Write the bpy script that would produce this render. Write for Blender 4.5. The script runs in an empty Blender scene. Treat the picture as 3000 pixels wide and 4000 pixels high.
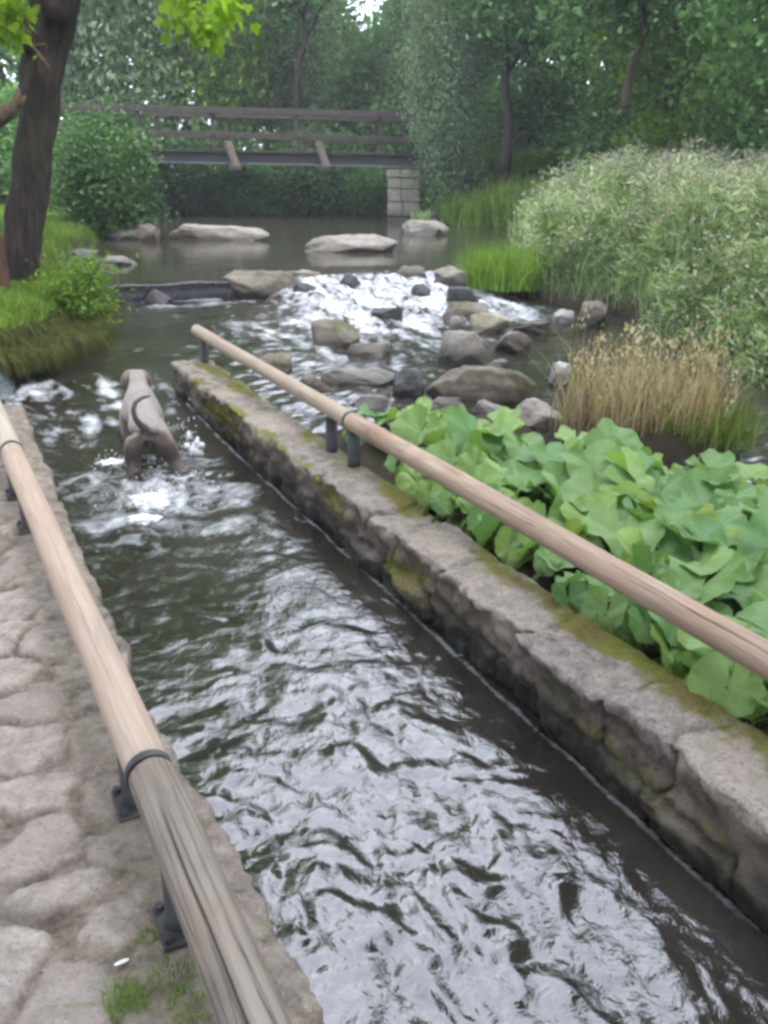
import bpy, math, random
import numpy as np
from mathutils import Vector, Matrix
R = math.radians
PI = math.pi
random.seed(7)
rng = np.random.default_rng(7)
scene = bpy.context.scene
COL = scene.collection

# ------------------------------------------------------------------ camera
F, HZ, H, ROLL = 3400.0, 669.0, 1.85, R(0.7)
TH = math.atan((2000 - HZ) / F)
cam_d = bpy.data.cameras.new('camera')
cam = bpy.data.objects.new('camera', cam_d)
COL.objects.link(cam)
cam_d.sensor_fit = 'VERTICAL'
cam_d.sensor_height = 36.0
cam_d.lens = 36.0 * F / 4000.0
cam_d.clip_start = 0.05
cam_d.clip_end = 600
cam.matrix_world = Matrix.Translation((0, 0, H)) @ Matrix.Rotation(PI / 2 - TH, 4, 'X') @ Matrix.Rotation(ROLL, 4, 'Z')
scene.camera = cam

# ------------------------------------------------------------------ world, sun, exposure
SUN_EL, SUN_AZ = R(58), R(150)
world = bpy.data.worlds.new('World')
scene.world = world
world.use_nodes = True
wn, wl = world.node_tree.nodes, world.node_tree.links
wn.clear()
sky = wn.new('ShaderNodeTexSky')
sky.sky_type = 'NISHITA'
sky.sun_disc = False
sky.sun_elevation = SUN_EL
sky.sun_rotation = SUN_AZ
sky.air_density = 1.0
sky.dust_density = 4.0
sky.ozone_density = 1.0
wtc = wn.new('ShaderNodeTexCoord')
wno = wn.new('ShaderNodeTexNoise')
wno.inputs['Scale'].default_value = 2.2
wno.inputs['Detail'].default_value = 5
wl.new(wtc.outputs['Generated'], wno.inputs['Vector'])
wr = wn.new('ShaderNodeValToRGB')
wr.color_ramp.elements[0].position = 0.32
wr.color_ramp.elements[0].color = (11.0, 12.0, 15.2, 1)
wr.color_ramp.elements[1].position = 0.64
wr.color_ramp.elements[1].color = (28.5, 29.8, 34.0, 1)
wl.new(wno.outputs['Fac'], wr.inputs['Fac'])
wmix = wn.new('ShaderNodeMix')
wmix.data_type = 'RGBA'
wmix.inputs['Factor'].default_value = 0.78
wl.new(sky.outputs['Color'], wmix.inputs['A'])
wl.new(wr.outputs['Color'], wmix.inputs['B'])
wbg = wn.new('ShaderNodeBackground')
wbg.inputs['Strength'].default_value = 0.12
wl.new(wmix.outputs['Result'], wbg.inputs['Color'])
wo = wn.new('ShaderNodeOutputWorld')
wl.new(wbg.outputs['Background'], wo.inputs['Surface'])

sun_d = bpy.data.lights.new('sun', 'SUN')
sun_d.energy = 0.9
sun_d.angle = R(14)
sun_d.color = (1.0, 0.94, 0.84)
sun = bpy.data.objects.new('sun', sun_d)
COL.objects.link(sun)
# direction to the sun: azimuth measured like the sky's sun_rotation (0 = +Y, clockwise)
sd = Vector((math.sin(SUN_AZ) * math.cos(SUN_EL), math.cos(SUN_AZ) * math.cos(SUN_EL), math.sin(SUN_EL)))
sun.rotation_euler = sd.to_track_quat('Z', 'Y').to_euler()
sun.location = (0, 0, 40)

scene.view_settings.view_transform = 'Standard'
scene.view_settings.look = 'None'
scene.view_settings.gamma = 1.0
scene.view_settings.exposure = 1.22
scene.cycles.max_bounces = 6
scene.cycles.diffuse_bounces = 3
scene.cycles.glossy_bounces = 3
scene.cycles.transmission_bounces = 3
scene.cycles.transparent_max_bounces = 6
scene.cycles.caustics_reflective = False
scene.cycles.caustics_refractive = False
scene.cycles.use_denoising = True
scene.cycles.filter_width = 3.2

# ------------------------------------------------------------------ helpers: pixels of the 1659-wide photo to world points
def ray(u, v):
    k = 3000 / 1659
    a = (u * k - 1500) / F
    b = (2000 - v * k) / F
    a, b = a * math.cos(ROLL) - b * math.sin(ROLL), a * math.sin(ROLL) + b * math.cos(ROLL)
    return a, math.cos(TH) + b * math.sin(TH), -math.sin(TH) + b * math.cos(TH)
def on_level(u, v, z):
    r = ray(u, v)
    t = (z - H) / r[2]
    return Vector((r[0] * t, r[1] * t, z))
def at_dist(u, v, y):
    r = ray(u, v)
    t = y / r[1]
    return Vector((r[0] * t, y, H + r[2] * t))
CA, SA = 0.447214, 0.894427          # the channel runs along (-CA, SA)
def sn(s, n, z=0.0):
    return (-CA * s + SA * n, SA * s + CA * n, z)
def to_sn(x, y):
    return -CA * x + SA * y, SA * x + CA * y

# ------------------------------------------------------------------ numpy noise
_perm = np.random.default_rng(3).permutation(256)
_perm = np.concatenate([_perm, _perm, _perm])
_grad = np.random.default_rng(4).normal(size=(256, 3))
_grad /= np.linalg.norm(_grad, axis=1)[:, None]
def perlin(x, y, z=None):
    x = np.asarray(x, float)
    y = np.asarray(y, float)
    z = np.zeros_like(x) if z is None else np.asarray(z, float) + np.zeros_like(x)
    xi, yi, zi = np.floor(x).astype(int), np.floor(y).astype(int), np.floor(z).astype(int)
    xf, yf, zf = x - xi, y - yi, z - zi
    u, v, w = [t * t * t * (t * (t * 6 - 15) + 10) for t in (xf, yf, zf)]
    out = 0
    for dx in (0, 1):
        for dy in (0, 1):
            for dz in (0, 1):
                h = _perm[_perm[_perm[(xi + dx) & 255] + ((yi + dy) & 255)] + ((zi + dz) & 255)]
                g = _grad[h]
                d = g[..., 0] * (xf - dx) + g[..., 1] * (yf - dy) + g[..., 2] * (zf - dz)
                out = out + d * (u if dx else 1 - u) * (v if dy else 1 - v) * (w if dz else 1 - w)
    return out * 1.6
def fbm(x, y, z=None, oct=4, gain=0.5):
    a, f, o = 1.0, 1.0, 0
    for i in range(oct):
        o = o + a * perlin(x * f + 17.3 * i, y * f + 5.1 * i, None if z is None else z * f + 9.7 * i)
        a *= gain
        f *= 2.03
    return o
def smooth(a, b, x):
    t = np.clip((np.asarray(x, float) - a) / (b - a), 0, 1)
    return t * t * (3 - 2 * t)

# ------------------------------------------------------------------ mesh helpers
def mesh_from(name, V, faces, mats=None, attrs=None, smooth_shade=True):
    """V (n,3); faces: an (m,k) array or a list of arrays of different widths."""
    me = bpy.data.meshes.new(name)
    V = np.ascontiguousarray(V, np.float32)
    if isinstance(faces, np.ndarray):
        faces = [faces]
    faces = [np.asarray(f, np.int32) for f in faces if len(f)]
    me.vertices.add(len(V))
    me.vertices.foreach_set('co', V.ravel())
    nl = sum(f.size for f in faces)
    npoly = sum(len(f) for f in faces)
    me.loops.add(nl)
    me.loops.foreach_set('vertex_index', np.concatenate([f.ravel() for f in faces]))
    me.polygons.add(npoly)
    tot = np.concatenate([np.full(len(f), f.shape[1], np.int32) for f in faces])
    st = np.concatenate([[0], np.cumsum(tot)[:-1]]).astype(np.int32)
    me.polygons.foreach_set('loop_start', st)
    me.polygons.foreach_set('loop_total', tot)
    me.polygons.foreach_set('use_smooth', np.full(npoly, smooth_shade))
    me.update(calc_edges=True)
    me.validate()
    for k, a in (attrs or {}).items():
        at = me.attributes.new(k, 'FLOAT', 'POINT')
        at.data.foreach_set('value', np.ascontiguousarray(a, np.float32))
    if mats:
        me.materials.append(mats)
    return me
def link(name, me, parent=None):
    o = bpy.data.objects.new(name, me)
    COL.objects.link(o)
    if parent is not None:
        o.parent = parent
    return o
def grid_faces(nu, nv):
    i = np.arange(nu - 1)[:, None] * nv + np.arange(nv - 1)[None, :]
    i = i.ravel()
    return np.stack([i, i + nv, i + nv + 1, i + 1], 1)
def tag(o, label, cat=None, group=None, kind=None):
    if label: o['label'] = label
    if cat: o['category'] = cat
    if group: o['group'] = group
    if kind: o['kind'] = kind
    return o
def empty(name, loc, label=None, cat=None, group=None):
    o = bpy.data.objects.new(name, None)
    o.empty_display_size = 0.1
    o.location = loc
    COL.objects.link(o)
    return tag(o, label, cat, group)
def copy_tree(o, parent=None):
    c = o.copy()
    COL.objects.link(c)
    if parent is not None:
        c.parent = parent
    for ch in [x for x in bpy.data.objects if x.parent == o]:
        copy_tree(ch, c)
    return c
class MB:
    """collects pieces into one mesh"""
    def __init__(s):
        s.V, s.F, s.A, s.n = [], [], {}, 0
    def add(s, V, F, **attrs):
        V = np.asarray(V, float)
        s.V.append(V)
        for f in (F if isinstance(F, list) else [F]):
            s.F.append(np.asarray(f) + s.n)
        for k, a in attrs.items():
            s.A.setdefault(k, []).append(np.broadcast_to(np.asarray(a, float), (len(V),)))
        s.n += len(V)
        return s
    def mesh(s, name, mat, smooth_shade=True):
        by = {}
        for f in s.F:
            by.setdefault(f.shape[1], []).append(f)
        return mesh_from(name, np.concatenate(s.V), [np.concatenate(v) for v in by.values()], mat,
                         {k: np.concatenate(v) for k, v in s.A.items()}, smooth_shade)
    def build(s, name, mat, parent=None, smooth_shade=True):
        return link(name, s.mesh(name, mat, smooth_shade), parent)
def tube(path, radii, sides=12, cap=True, noise=0.0, nscale=4.0, seed=0.0):
    P = np.asarray(path, float)
    n = len(P)
    rad = np.broadcast_to(np.asarray(radii, float), (n,))
    T = np.gradient(P, axis=0)
    T /= np.linalg.norm(T, axis=1)[:, None] + 1e-9
    ref = np.array([0, 0, 1.0]) if abs(T[0][2]) < 0.9 else np.array([1.0, 0, 0])
    U = np.zeros_like(P)
    u = ref - T[0] * (ref @ T[0])
    for i in range(n):
        u = u - T[i] * (u @ T[i])
        u /= np.linalg.norm(u) + 1e-9
        U[i] = u
    W = np.cross(T, U)
    a = np.arange(sides) * 2 * PI / sides
    ring = np.cos(a)[None, :, None] * U[:, None, :] + np.sin(a)[None, :, None] * W[:, None, :]
    rr = np.repeat(rad[:, None], sides, 1)
    if noise:
        q = P[:, None, :] + ring * rad[:, None, None]
        rr = rr * (1 + noise * fbm(q[..., 0] * nscale + seed, q[..., 1] * nscale, q[..., 2] * nscale * 0.35, 3))
    V = (P[:, None, :] + ring * rr[..., None]).reshape(-1, 3)
    i, j = np.meshgrid(np.arange(n - 1), np.arange(sides), indexing='ij')
    a0 = i * sides + j
    b0 = i * sides + (j + 1) % sides
    Fq = np.stack([a0, b0, b0 + sides, a0 + sides], -1).reshape(-1, 4)
    F = [Fq]
    if cap:
        F.append(np.arange(sides)[::-1][None, :])
        F.append(((n - 1) * sides + np.arange(sides))[None, :])
    return V, F
def box(cx, cy, cz, sx, sy, sz, rot=None):
    c = np.array([[x, y, z] for x in (-.5, .5) for y in (-.5, .5) for z in (-.5, .5)]) * [sx, sy, sz]
    if rot is not None:
        c = c @ np.array(rot.to_3x3()).T
    c = c + [cx, cy, cz]
    return c, np.array([[0, 1, 3, 2], [4, 6, 7, 5], [0, 4, 5, 1], [2, 3, 7, 6], [0, 2, 6, 4], [1, 5, 7, 3]])
def bevel(o, w, seg=2):
    m = o.modifiers.new('bevel', 'BEVEL')
    m.width = w
    m.segments = seg
    m.limit_method = 'ANGLE'
    return o

# ------------------------------------------------------------------ materials
class NT:
    def __init__(s, name):
        s.m = bpy.data.materials.new(name)
        s.m.use_nodes = True
        s.t = s.m.node_tree
        s.t.nodes.clear()
        s.out = s.t.nodes.new('ShaderNodeOutputMaterial')
    def n(s, typ, props=None, **inp):
        nd = s.t.nodes.new('ShaderNode' + typ)
        for k, v in (props or {}).items():
            setattr(nd, k, v)
        for k, v in inp.items():
            s.set(nd, k.replace('_', ' '), v)
        return nd
    def set(s, nd, key, v):
        i = nd.inputs[key] if not key.isdigit() else nd.inputs[int(key)]
        if isinstance(v, bpy.types.NodeSocket):
            s.t.links.new(v, i)
        else:
            i.default_value = v
    def pos(s):
        return s.n('NewGeometry').outputs['Position']
    def obj(s):
        return s.n('TexCoord').outputs['Object']
    def noise(s, vec, scale, detail=4, rough=0.55, dist=0.0):
        return s.n('TexNoise', None, Vector=vec, Scale=scale, Detail=detail, Roughness=rough, Distortion=dist).outputs['Fac']
    def stretch(s, vec, sc, rot=(0, 0, 0)):
        return s.n('Mapping', None, Vector=vec, Scale=sc, Rotation=rot).outputs['Vector']
    def ramp(s, fac, stops):
        r = s.n('ValToRGB', None, Fac=fac)
        e = r.color_ramp.elements
        while len(e) < len(stops):
            e.new(0.5)
        for i, (p, c) in enumerate(stops):
            e[i].position = p
            c = (c, c, c) if not isinstance(c, tuple) else c
            e[i].color = (*c, 1)
        return r.outputs['Color']
    def mix(s, fac, a, b, mode='MIX'):
        m = s.n('Mix', {'data_type': 'RGBA', 'blend_type': mode}, Factor=fac)
        for k, v in (('A', a), ('B', b)):
            i = [q for q in m.inputs if q.name == k and q.type == 'RGBA'][0]
            if isinstance(v, bpy.types.NodeSocket):
                s.t.links.new(v, i)
            else:
                i.default_value = (*v, 1)
        return [q for q in m.outputs if q.type == 'RGBA'][0]
    def math(s, op, a, b=0.0, clamp=False):
        m = s.n('Math', {'operation': op, 'use_clamp': clamp})
        s.set(m, '0', a)
        s.set(m, '1', b)
        return m.outputs[0]
    def attr(s, name):
        return s.n('Attribute', {'attribute_name': name}).outputs['Fac']
    def sep(s, vec):
        return s.n('SeparateXYZ', None, Vector=vec).outputs
    def bump(s, h, strength=0.5, dist=0.01, normal=None):
        b = s.n('Bump', None, Height=h, Strength=strength, Distance=dist)
        if normal is not None:
            s.set(b, 'Normal', normal)
        return b.outputs['Normal']
    def bsdf(s, color, rough=0.7, normal=None, spec=0.5, **kw):
        b = s.n('BsdfPrincipled')
        s.set(b, 'Base Color', color if isinstance(color, bpy.types.NodeSocket) else (*color, 1))
        s.set(b, 'Roughness', rough)
        s.set(b, 'Specular IOR Level', spec)
        if normal is not None:
            s.set(b, 'Normal', normal)
        for k, v in kw.items():
            s.set(b, k.replace('_', ' '), v)
        return b.outputs['BSDF']
    def done(s, sh):
        s.t.links.new(sh, s.out.inputs['Surface'])
        return s.m

def leaf_mat(name, dark, mid, light, transl=0.35, rough=0.6, spec=0.2, cscale=0.6):
    t = NT(name)
    c = t.ramp(t.attr('tint'), [(0.0, dark), (0.5, mid), (1.0, light)])
    f = t.ramp(t.noise(t.obj(), cscale, 3), [(0.3, 0.72), (0.7, 1.25)])
    c = t.mix(1.0, c, f, 'MULTIPLY')
    d = t.bsdf(c, rough, spec=spec)
    tr = t.n('BsdfTranslucent', None, Color=t.mix(1.0, c, (1.25, 1.35, 0.6), 'MULTIPLY')).outputs[0]
    ms = t.n('MixShader', None, Fac=transl)
    t.t.links.new(d, ms.inputs[1])
    t.t.links.new(tr, ms.inputs[2])
    return t.done(ms.outputs[0])

M = {}
M['leaf_dark'] = leaf_mat('dark green leaves', (0.042, 0.094, 0.034), (0.082, 0.172, 0.062), (0.165, 0.275, 0.125))
M['leaf_mid'] = leaf_mat('mid green leaves', (0.060, 0.130, 0.046), (0.115, 0.235, 0.080), (0.215, 0.360, 0.150))
M['leaf_bright'] = leaf_mat('bright green leaves', (0.085, 0.165, 0.026), (0.150, 0.270, 0.040), (0.260, 0.390, 0.080))
M['leaf_pale'] = leaf_mat('pale grey green leaves', (0.072, 0.120, 0.062), (0.150, 0.225, 0.125), (0.285, 0.365, 0.250))
M['leaf_maple'] = leaf_mat('yellow green maple leaves', (0.12, 0.22, 0.015), (0.2, 0.33, 0.025), (0.30, 0.42, 0.05), transl=0.55)
M['weed'] = leaf_mat('riverside weed leaves', (0.085, 0.145, 0.05), (0.23, 0.31, 0.145), (0.50, 0.56, 0.39), cscale=1.2)
M['seedhead'] = leaf_mat('pale seed heads', (0.24, 0.20, 0.17), (0.36, 0.32, 0.29), (0.55, 0.52, 0.48))
M['grass'] = leaf_mat('bank grass', (0.07, 0.125, 0.018), (0.15, 0.245, 0.04), (0.26, 0.35, 0.09), cscale=1.5)
M['grass_dark'] = leaf_mat('overhanging bank grass', (0.035, 0.05, 0.014), (0.095, 0.11, 0.028), (0.18, 0.17, 0.06), cscale=2)
M['sedge'] = leaf_mat('bright sedge', (0.08, 0.16, 0.02), (0.16, 0.27, 0.04), (0.26, 0.38, 0.09))
M['reed'] = leaf_mat('dry reed stems', (0.19, 0.125, 0.07), (0.38, 0.285, 0.185), (0.60, 0.53, 0.42), cscale=2.5)
M['reed_green'] = leaf_mat('green reed stems', (0.06, 0.10, 0.02), (0.13, 0.18, 0.04), (0.22, 0.25, 0.08))

def bark_mat(name, c0, c1, sc=6.0):
    t = NT(name)
    p = t.obj()
    st = t.stretch(p, (1, 1, 0.22))
    n1 = t.noise(st, sc * 3, 6, 0.65, 0.4)
    n2 = t.noise(p, 1.5, 3)
    c = t.mix(t.ramp(n1, [(0.35, 0.0), (0.65, 1.0)]), c0, c1)
    c = t.mix(t.ramp(n2, [(0.5, 0.0), (0.75, 0.6)]), c, (0.05, 0.055, 0.025))
    return t.done(t.bsdf(c, 0.9, t.bump(n1, 0.9, 0.03), spec=0.15))
M['bark'] = bark_mat('dark ridged bark', (0.016, 0.013, 0.011), (0.055, 0.045, 0.038))
M['bark_pale'] = bark_mat('grey brown bark', (0.05, 0.04, 0.03), (0.12, 0.095, 0.075))
M['bare_wood'] = bark_mat('bare tan wood', (0.085, 0.06, 0.04), (0.17, 0.12, 0.085))
M['red_wood'] = bark_mat('reddish brown wood', (0.075, 0.042, 0.03), (0.14, 0.08, 0.056))
M['bridge_wood'] = bark_mat('weathered bridge timber', (0.034, 0.029, 0.026), (0.078, 0.066, 0.058))
M['strut_wood'] = bark_mat('pale bridge strut timber', (0.085, 0.066, 0.055), (0.15, 0.122, 0.104))

def log_mat(name, base, dark, light, red, crack=0.0, wear=0.5):
    """long grained log; the object's local Z runs along the log"""
    t = NT(name)
    p = t.obj()
    g = t.stretch(p, (1, 1, 0.035))
    n1 = t.noise(g, 55, 6, 0.65, 0.6)
    n2 = t.noise(t.stretch(p, (1, 1, 0.25)), 9, 4, 0.6, 0.8)
    n3 = t.noise(p, 2.2, 3)
    c = t.mix(t.ramp(n1, [(0.3, 0.0), (0.7, 1.0)]), base, light)
    c = t.mix(t.ramp(n2, [(0.45, 0.0), (0.75, wear)]), c, dark)
    c = t.mix(t.ramp(n3, [(0.45, 0.0), (0.75, 0.55)]), c, red)
    n4 = t.noise(t.stretch(p, (1, 1, 0.02)), 30, 3, 0.5, 1.5)
    line = t.ramp(n4, [(0.47, 0.0), (0.5, 1.0), (0.53, 0.0)])
    c = t.mix(t.math('MULTIPLY', line, crack), c, (0.03, 0.027, 0.024))
    kn = t.n('TexVoronoi', {'feature': 'F1'}, Vector=t.stretch(p, (1, 1, 0.45)), Scale=7.0).outputs['Distance']
    c = t.mix(t.ramp(kn, [(0.05, 0.95), (0.15, 0.0)]), c, tuple(x * 0.6 for x in dark))
    c = t.mix(t.attr('crack'), c, (0.02, 0.018, 0.016))
    h = t.math('SUBTRACT', n1, t.math('MULTIPLY', line, 2.0 * crack))
    return t.done(t.bsdf(c, 0.72, t.bump(h, 0.45, 0.006), spec=0.3))
M['log_grey'] = log_mat('grey weathered log', (0.20, 0.165, 0.135), (0.10, 0.09, 0.08), (0.30, 0.26, 0.215), (0.27, 0.18, 0.125), 0.55, 0.8)
M['log_tan'] = log_mat('fresh tan log', (0.41, 0.305, 0.225), (0.29, 0.225, 0.175), (0.50, 0.40, 0.32), (0.43, 0.285, 0.195), 0.2, 0.5)
M['log_pale'] = log_mat('pale grey tan log', (0.36, 0.31, 0.25), (0.26, 0.22, 0.17), (0.50, 0.44, 0.34), (0.38, 0.29, 0.2), 0.1, 0.6)
M['log_brown'] = log_mat('tan brown log', (0.33, 0.24, 0.175), (0.18, 0.14, 0.11), (0.47, 0.35, 0.255), (0.34, 0.19, 0.12), 0.35, 0.75)
M['log_graytan'] = log_mat('grey brown far log', (0.30, 0.235, 0.175), (0.18, 0.155, 0.13), (0.40, 0.33, 0.26), (0.3, 0.2, 0.14), 0.2, 0.6)
M['log_crack'] = NT('dark crack')
M['log_crack'] = M['log_crack'].done(M['log_crack'].bsdf((0.02, 0.018, 0.016), 0.95, spec=0.05))

def metal_mat():
    t = NT('dark galvanised steel')
    n = t.noise(t.obj(), 14, 5)
    c = t.mix(t.ramp(n, [(0.35, 0.0), (0.7, 1.0)]), (0.035, 0.036, 0.042), (0.085, 0.082, 0.085))
    c = t.mix(t.ramp(t.noise(t.obj(), 5, 4), [(0.55, 0.0), (0.75, 0.5)]), c, (0.11, 0.075, 0.05))
    return t.done(t.bsdf(c, 0.55, t.bump(n, 0.15, 0.004), spec=0.5, Metallic=0.25))
M['metal'] = metal_mat()
t = NT('dark steel beam')
n = t.noise(t.obj(), 2.0, 5)
M['beam'] = t.done(t.bsdf(t.mix(n, (0.008, 0.009, 0.012), (0.03, 0.03, 0.034)), 0.6))
t = NT('steel flange painted as lit')
n = t.noise(t.obj(), 2.5, 5)
M['flange'] = t.done(t.bsdf(t.mix(n, (0.10, 0.115, 0.14), (0.2, 0.22, 0.25)), 0.6))  # beam steel with the light on its lower flange put into the colour

def stone_mat(name, a, b, c2, moss=0.0, wet=0.0, rough=0.85, sc=1.0, mosscol=(0.085, 0.088, 0.03), wet_z=0.0, wet_h=0.06):
    t = NT(name)
    p = t.pos()
    n1 = t.noise(p, 9 * sc, 8, 0.7)
    n2 = t.noise(p, 2.4 * sc, 4, 0.6, 0.5)
    n3 = t.noise(p, 60 * sc, 3, 0.7)
    c = t.mix(t.ramp(n1, [(0.32, 0.0), (0.68, 1.0)]), a, b)
    c = t.mix(t.ramp(n2, [(0.42, 0.0), (0.68, 0.8)]), c, c2)
    c = t.mix(t.ramp(n3, [(0.35, 0.4), (0.5, 0.0)]), c, tuple(x * 0.35 for x in a))
    c = t.mix(t.ramp(n3, [(0.6, 0.0), (0.72, 0.4)]), c, tuple(min(0.7, x * 1.7) for x in b))
    if moss:
        mn = t.noise(p, 3.1 * sc, 5, 0.65)
        up = t.sep(t.n('NewGeometry').outputs['Normal'])[2]
        f = t.math('ADD', mn, t.math('MULTIPLY', up, 0.08))
        c = t.mix(t.ramp(f, [(0.58 - 0.08 * moss, 0.0), (0.70 - 0.08 * moss, 0.8)]), c, t.mix(t.noise(p, 30, 3), mosscol, tuple(x * 0.45 for x in mosscol)))
    z = t.sep(p)[2]
    wz = t.math('ADD', z, t.math('MULTIPLY', t.math('SUBTRACT', n2, 0.5), 0.12))
    wetf = t.ramp(t.math('DIVIDE', t.math('SUBTRACT', wz, wet_z), wet_h, True), [(0.0, 1.0), (1.0, 0.0)])
    c = t.mix(t.math('MULTIPLY', wetf, 0.8), c, tuple(x * 0.22 for x in a))
    if wet:
        c = t.mix(wet, c, tuple(x * 0.3 for x in a))
    rg = t.math('SUBTRACT', rough, t.math('MULTIPLY', wetf, 0.45))
    h = t.math('ADD', n1, t.math('MULTIPLY', n3, 0.35))
    return t.done(t.bsdf(c, rg, t.bump(h, 0.7, 0.02), spec=0.4))

# ------------------------------------------------------------------ water
def lower_level(s, n):
    z = np.interp(s, [6.0, 7.2, 8.6, 10.8, 11.4], [0.0, 0.06, 0.17, 0.27, 0.28])
    ramp = np.interp(s, [9.3, 9.9, 10.9, 11.25, 11.5], [0.0, 0.03, 0.15, 0.22, 0.23])
    inr = smooth(3.6, 4.3, n) * (1 - smooth(6.6, 7.2, n))
    z = z + ramp * inr
    z = np.where((s > 11.44), np.minimum(z, 0.49), z)
    return z
def water_sheet():
    s = np.concatenate([np.arange(0.55, 3.0, 0.011), np.arange(3.0, 7.6, 0.018), np.arange(7.6, 11.7, 0.035)])
    n = np.concatenate([np.arange(-7.0, 0.25, 0.12), np.arange(0.25, 1.85, 0.0125), np.arange(1.85, 7.2, 0.035), np.arange(7.2, 11, 0.15)])
    S, N = np.meshgrid(s, n, indexing='ij')
    X, Y = -CA * S + SA * N, SA * S + CA * N
    base = lower_level(S, N)
    # channel ripples: crests oblique to the flow, growing calmer downstream along the wall
    q = S * 0.9 + N * 0.42
    w = S * -0.42 + N * 0.9
    wx = fbm(S * 1.7, N * 2.2, oct=3)
    wy = fbm(S * 1.9 + 31, N * 2.0 + 7, oct=3)
    r1 = 1 - np.abs(fbm(q * 4.2 + 0.9 * wx, w * 1.7 + 0.6 * wy, oct=3))
    r2 = fbm(q * 9 + 1.4 * wx, w * 4.5 + 1.4 * wy, oct=3)
    r3 = fbm(S * 21 + 2 * wx, N * 17 + 2 * wy, oct=2)
    amp = 0.75 + 0.5 * perlin(S * 0.8, N * 0.9)
    wall = smooth(1.7, 1.25, N) * 0.8 + 0.2
    r0 = fbm(q * 2.6 + 0.8 * wx, w * 1.5 + 0.8 * wy, oct=2)
    r4 = fbm(S * 6 + 1.6 * wx, N * 15 + 1.6 * wy, oct=3)
    nearer = smooth(3.4, 1.6, S)
    far_ = 1 - 0.5 * smooth(1.9, 3.2, S)
    ch = far_ * (0.028 * r0 + 0.005 * r1 + 0.0068 * r2 + 0.0030 * r3 + 0.0080 * nearer * r4) * amp * np.where(S < 7.3, wall, 1.0)
    # the rest of the stream
    st = 0.016 * fbm(S * 3.2, N * 2.4, oct=4) + 0.011 * fbm(S * 8, N * 6, oct=3)
    inch = (N < 1.9) & (S < 8.5)
    rapid = smooth(8.2, 9.6, S) * (1 - smooth(11.3, 11.45, S)) * smooth(3.2, 4.4, N) * (1 - smooth(6.6, 7.3, N))
    rough = (0.06 * fbm(S * 2.6, N * 3.4, oct=4) + 0.025 * fbm(S * 8, N * 9, oct=3)) * rapid
    calm = np.where(N > 6.6, 0.35, 1.0)
    Z = base + np.where(inch, ch, st * calm) + rough
    # bulge and dip around the wading dog
    d2 = ((S - 5.15) / 0.55) ** 2 + ((N - 1.02) / 0.4) ** 2
    Z = Z + 0.035 * np.exp(-d2) * fbm(S * 7, N * 7, oct=3)
    # foam
    f1 = fbm(S * 1.5, N * 4.0, oct=4)
    f2 = fbm(S * 5, N * 9, oct=3)
    foam = rapid * (0.60 + 0.6 * f1 + 0.4 * f2 + 0.3 * fbm(S * 11, N * 15, oct=2))
    tail = smooth(6.6, 9.4, S) * (1 - smooth(9.4, 10.4, S)) * smooth(2.0, 3.4, N) * (1 - smooth(5.0, 6.6, N))
    foam = np.maximum(foam, tail * (0.36 + 0.75 * f1 + 0.45 * f2))
    und = smooth(10.6, 11.1, S) * (1 - smooth(3.7, 4.0, N)) * smooth(1.9, 2.1, N)
    foam = np.maximum(foam, und * (0.32 + 0.8 * fbm(S * 3.1, N * 2.2 + 4, oct=3)))
    inlet = np.exp(-(((S - 7.7) / 0.7) ** 2 + ((N - 0.35) / 0.55) ** 2))
    foam = np.maximum(foam, inlet * (0.28 + 0.8 * f1 + 0.5 * f2))
    inl2 = smooth(5.9, 6.8, S) * (1 - smooth(7.6, 8.4, S)) * smooth(-0.6, 0.0, N) * (1 - smooth(1.3, 1.9, N))
    foam = np.maximum(foam, inl2 * (0.20 + 0.8 * f1 + 0.5 * f2))
    dog = np.exp(-(((S - 5.05) / 0.42) ** 2 + ((N - 1.0) / 0.36) ** 2))
    foam = np.maximum(foam, dog * (0.62 + 0.7 * f2 + 0.6 * f1))
    wake = smooth(3.2, 4.6, S) * (1 - smooth(5.6, 6.2, S)) * smooth(0.35, 0.6, N) * (1 - smooth(1.4, 1.7, N))
    foam = np.maximum(foam, wake * (0.26 + 0.75 * fbm(q * 3.5 + wx, w * 1.6 + wy, oct=4)))
    strk = np.clip(fbm(q * 6 + 1.5 * wx, w * 2.2 + wy + 20, oct=3) - 0.62, 0, 1) * 2.0
    foam = np.maximum(foam, np.where((N < 1.7) & (S > 2.4) & (S < 6), strk, 0))
    edge = np.exp(-((N - 1.668 - 0.012 * perlin(S * 4, S * 0)) / 0.010) ** 2) * (S < 7.0) * (0.55 + 0.5 * perlin(S * 6, S * 0 + 3))
    foam = np.maximum(foam, edge)
    foam = np.clip(foam, 0, 1)
    V = np.stack([X, Y, Z], -1).reshape(-1, 3)
    t = NT('stream water')
    p = t.pos()
    fo = t.attr('foam')
    fn = t.noise(p, 26, 5, 0.7, 0.6)
    fm = t.ramp(t.math('ADD', fo, t.math('MULTIPLY', t.math('SUBTRACT', fn, 0.5), 0.9)), [(0.2, 0.0), (0.62, 0.4), (1.15, 0.96)])
    b = t.noise(t.stretch(p, (1, 1, 1)), 16, 4, 0.6, 0.8)
    b2 = t.noise(p, 48, 3, 0.6)
    hh = t.math('ADD', b, t.math('MULTIPLY', b2, 0.25))
    nrm = t.bump(hh, 0.24, 0.02)
    deep = t.mix(t.ramp(t.noise(p, 1.3, 3), [(0.35, 0.0), (0.7, 1.0)]), (0.017, 0.0145, 0.011), (0.040, 0.037, 0.032))
    wat = t.bsdf(deep, 0.05, nrm, spec=0.5, IOR=1.85)
    foam_sh = t.bsdf((0.76, 0.79, 0.84), 0.6, t.bump(fn, 0.8, 0.04), spec=0.3)
    ms = t.n('MixShader', None, Fac=fm)
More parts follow.
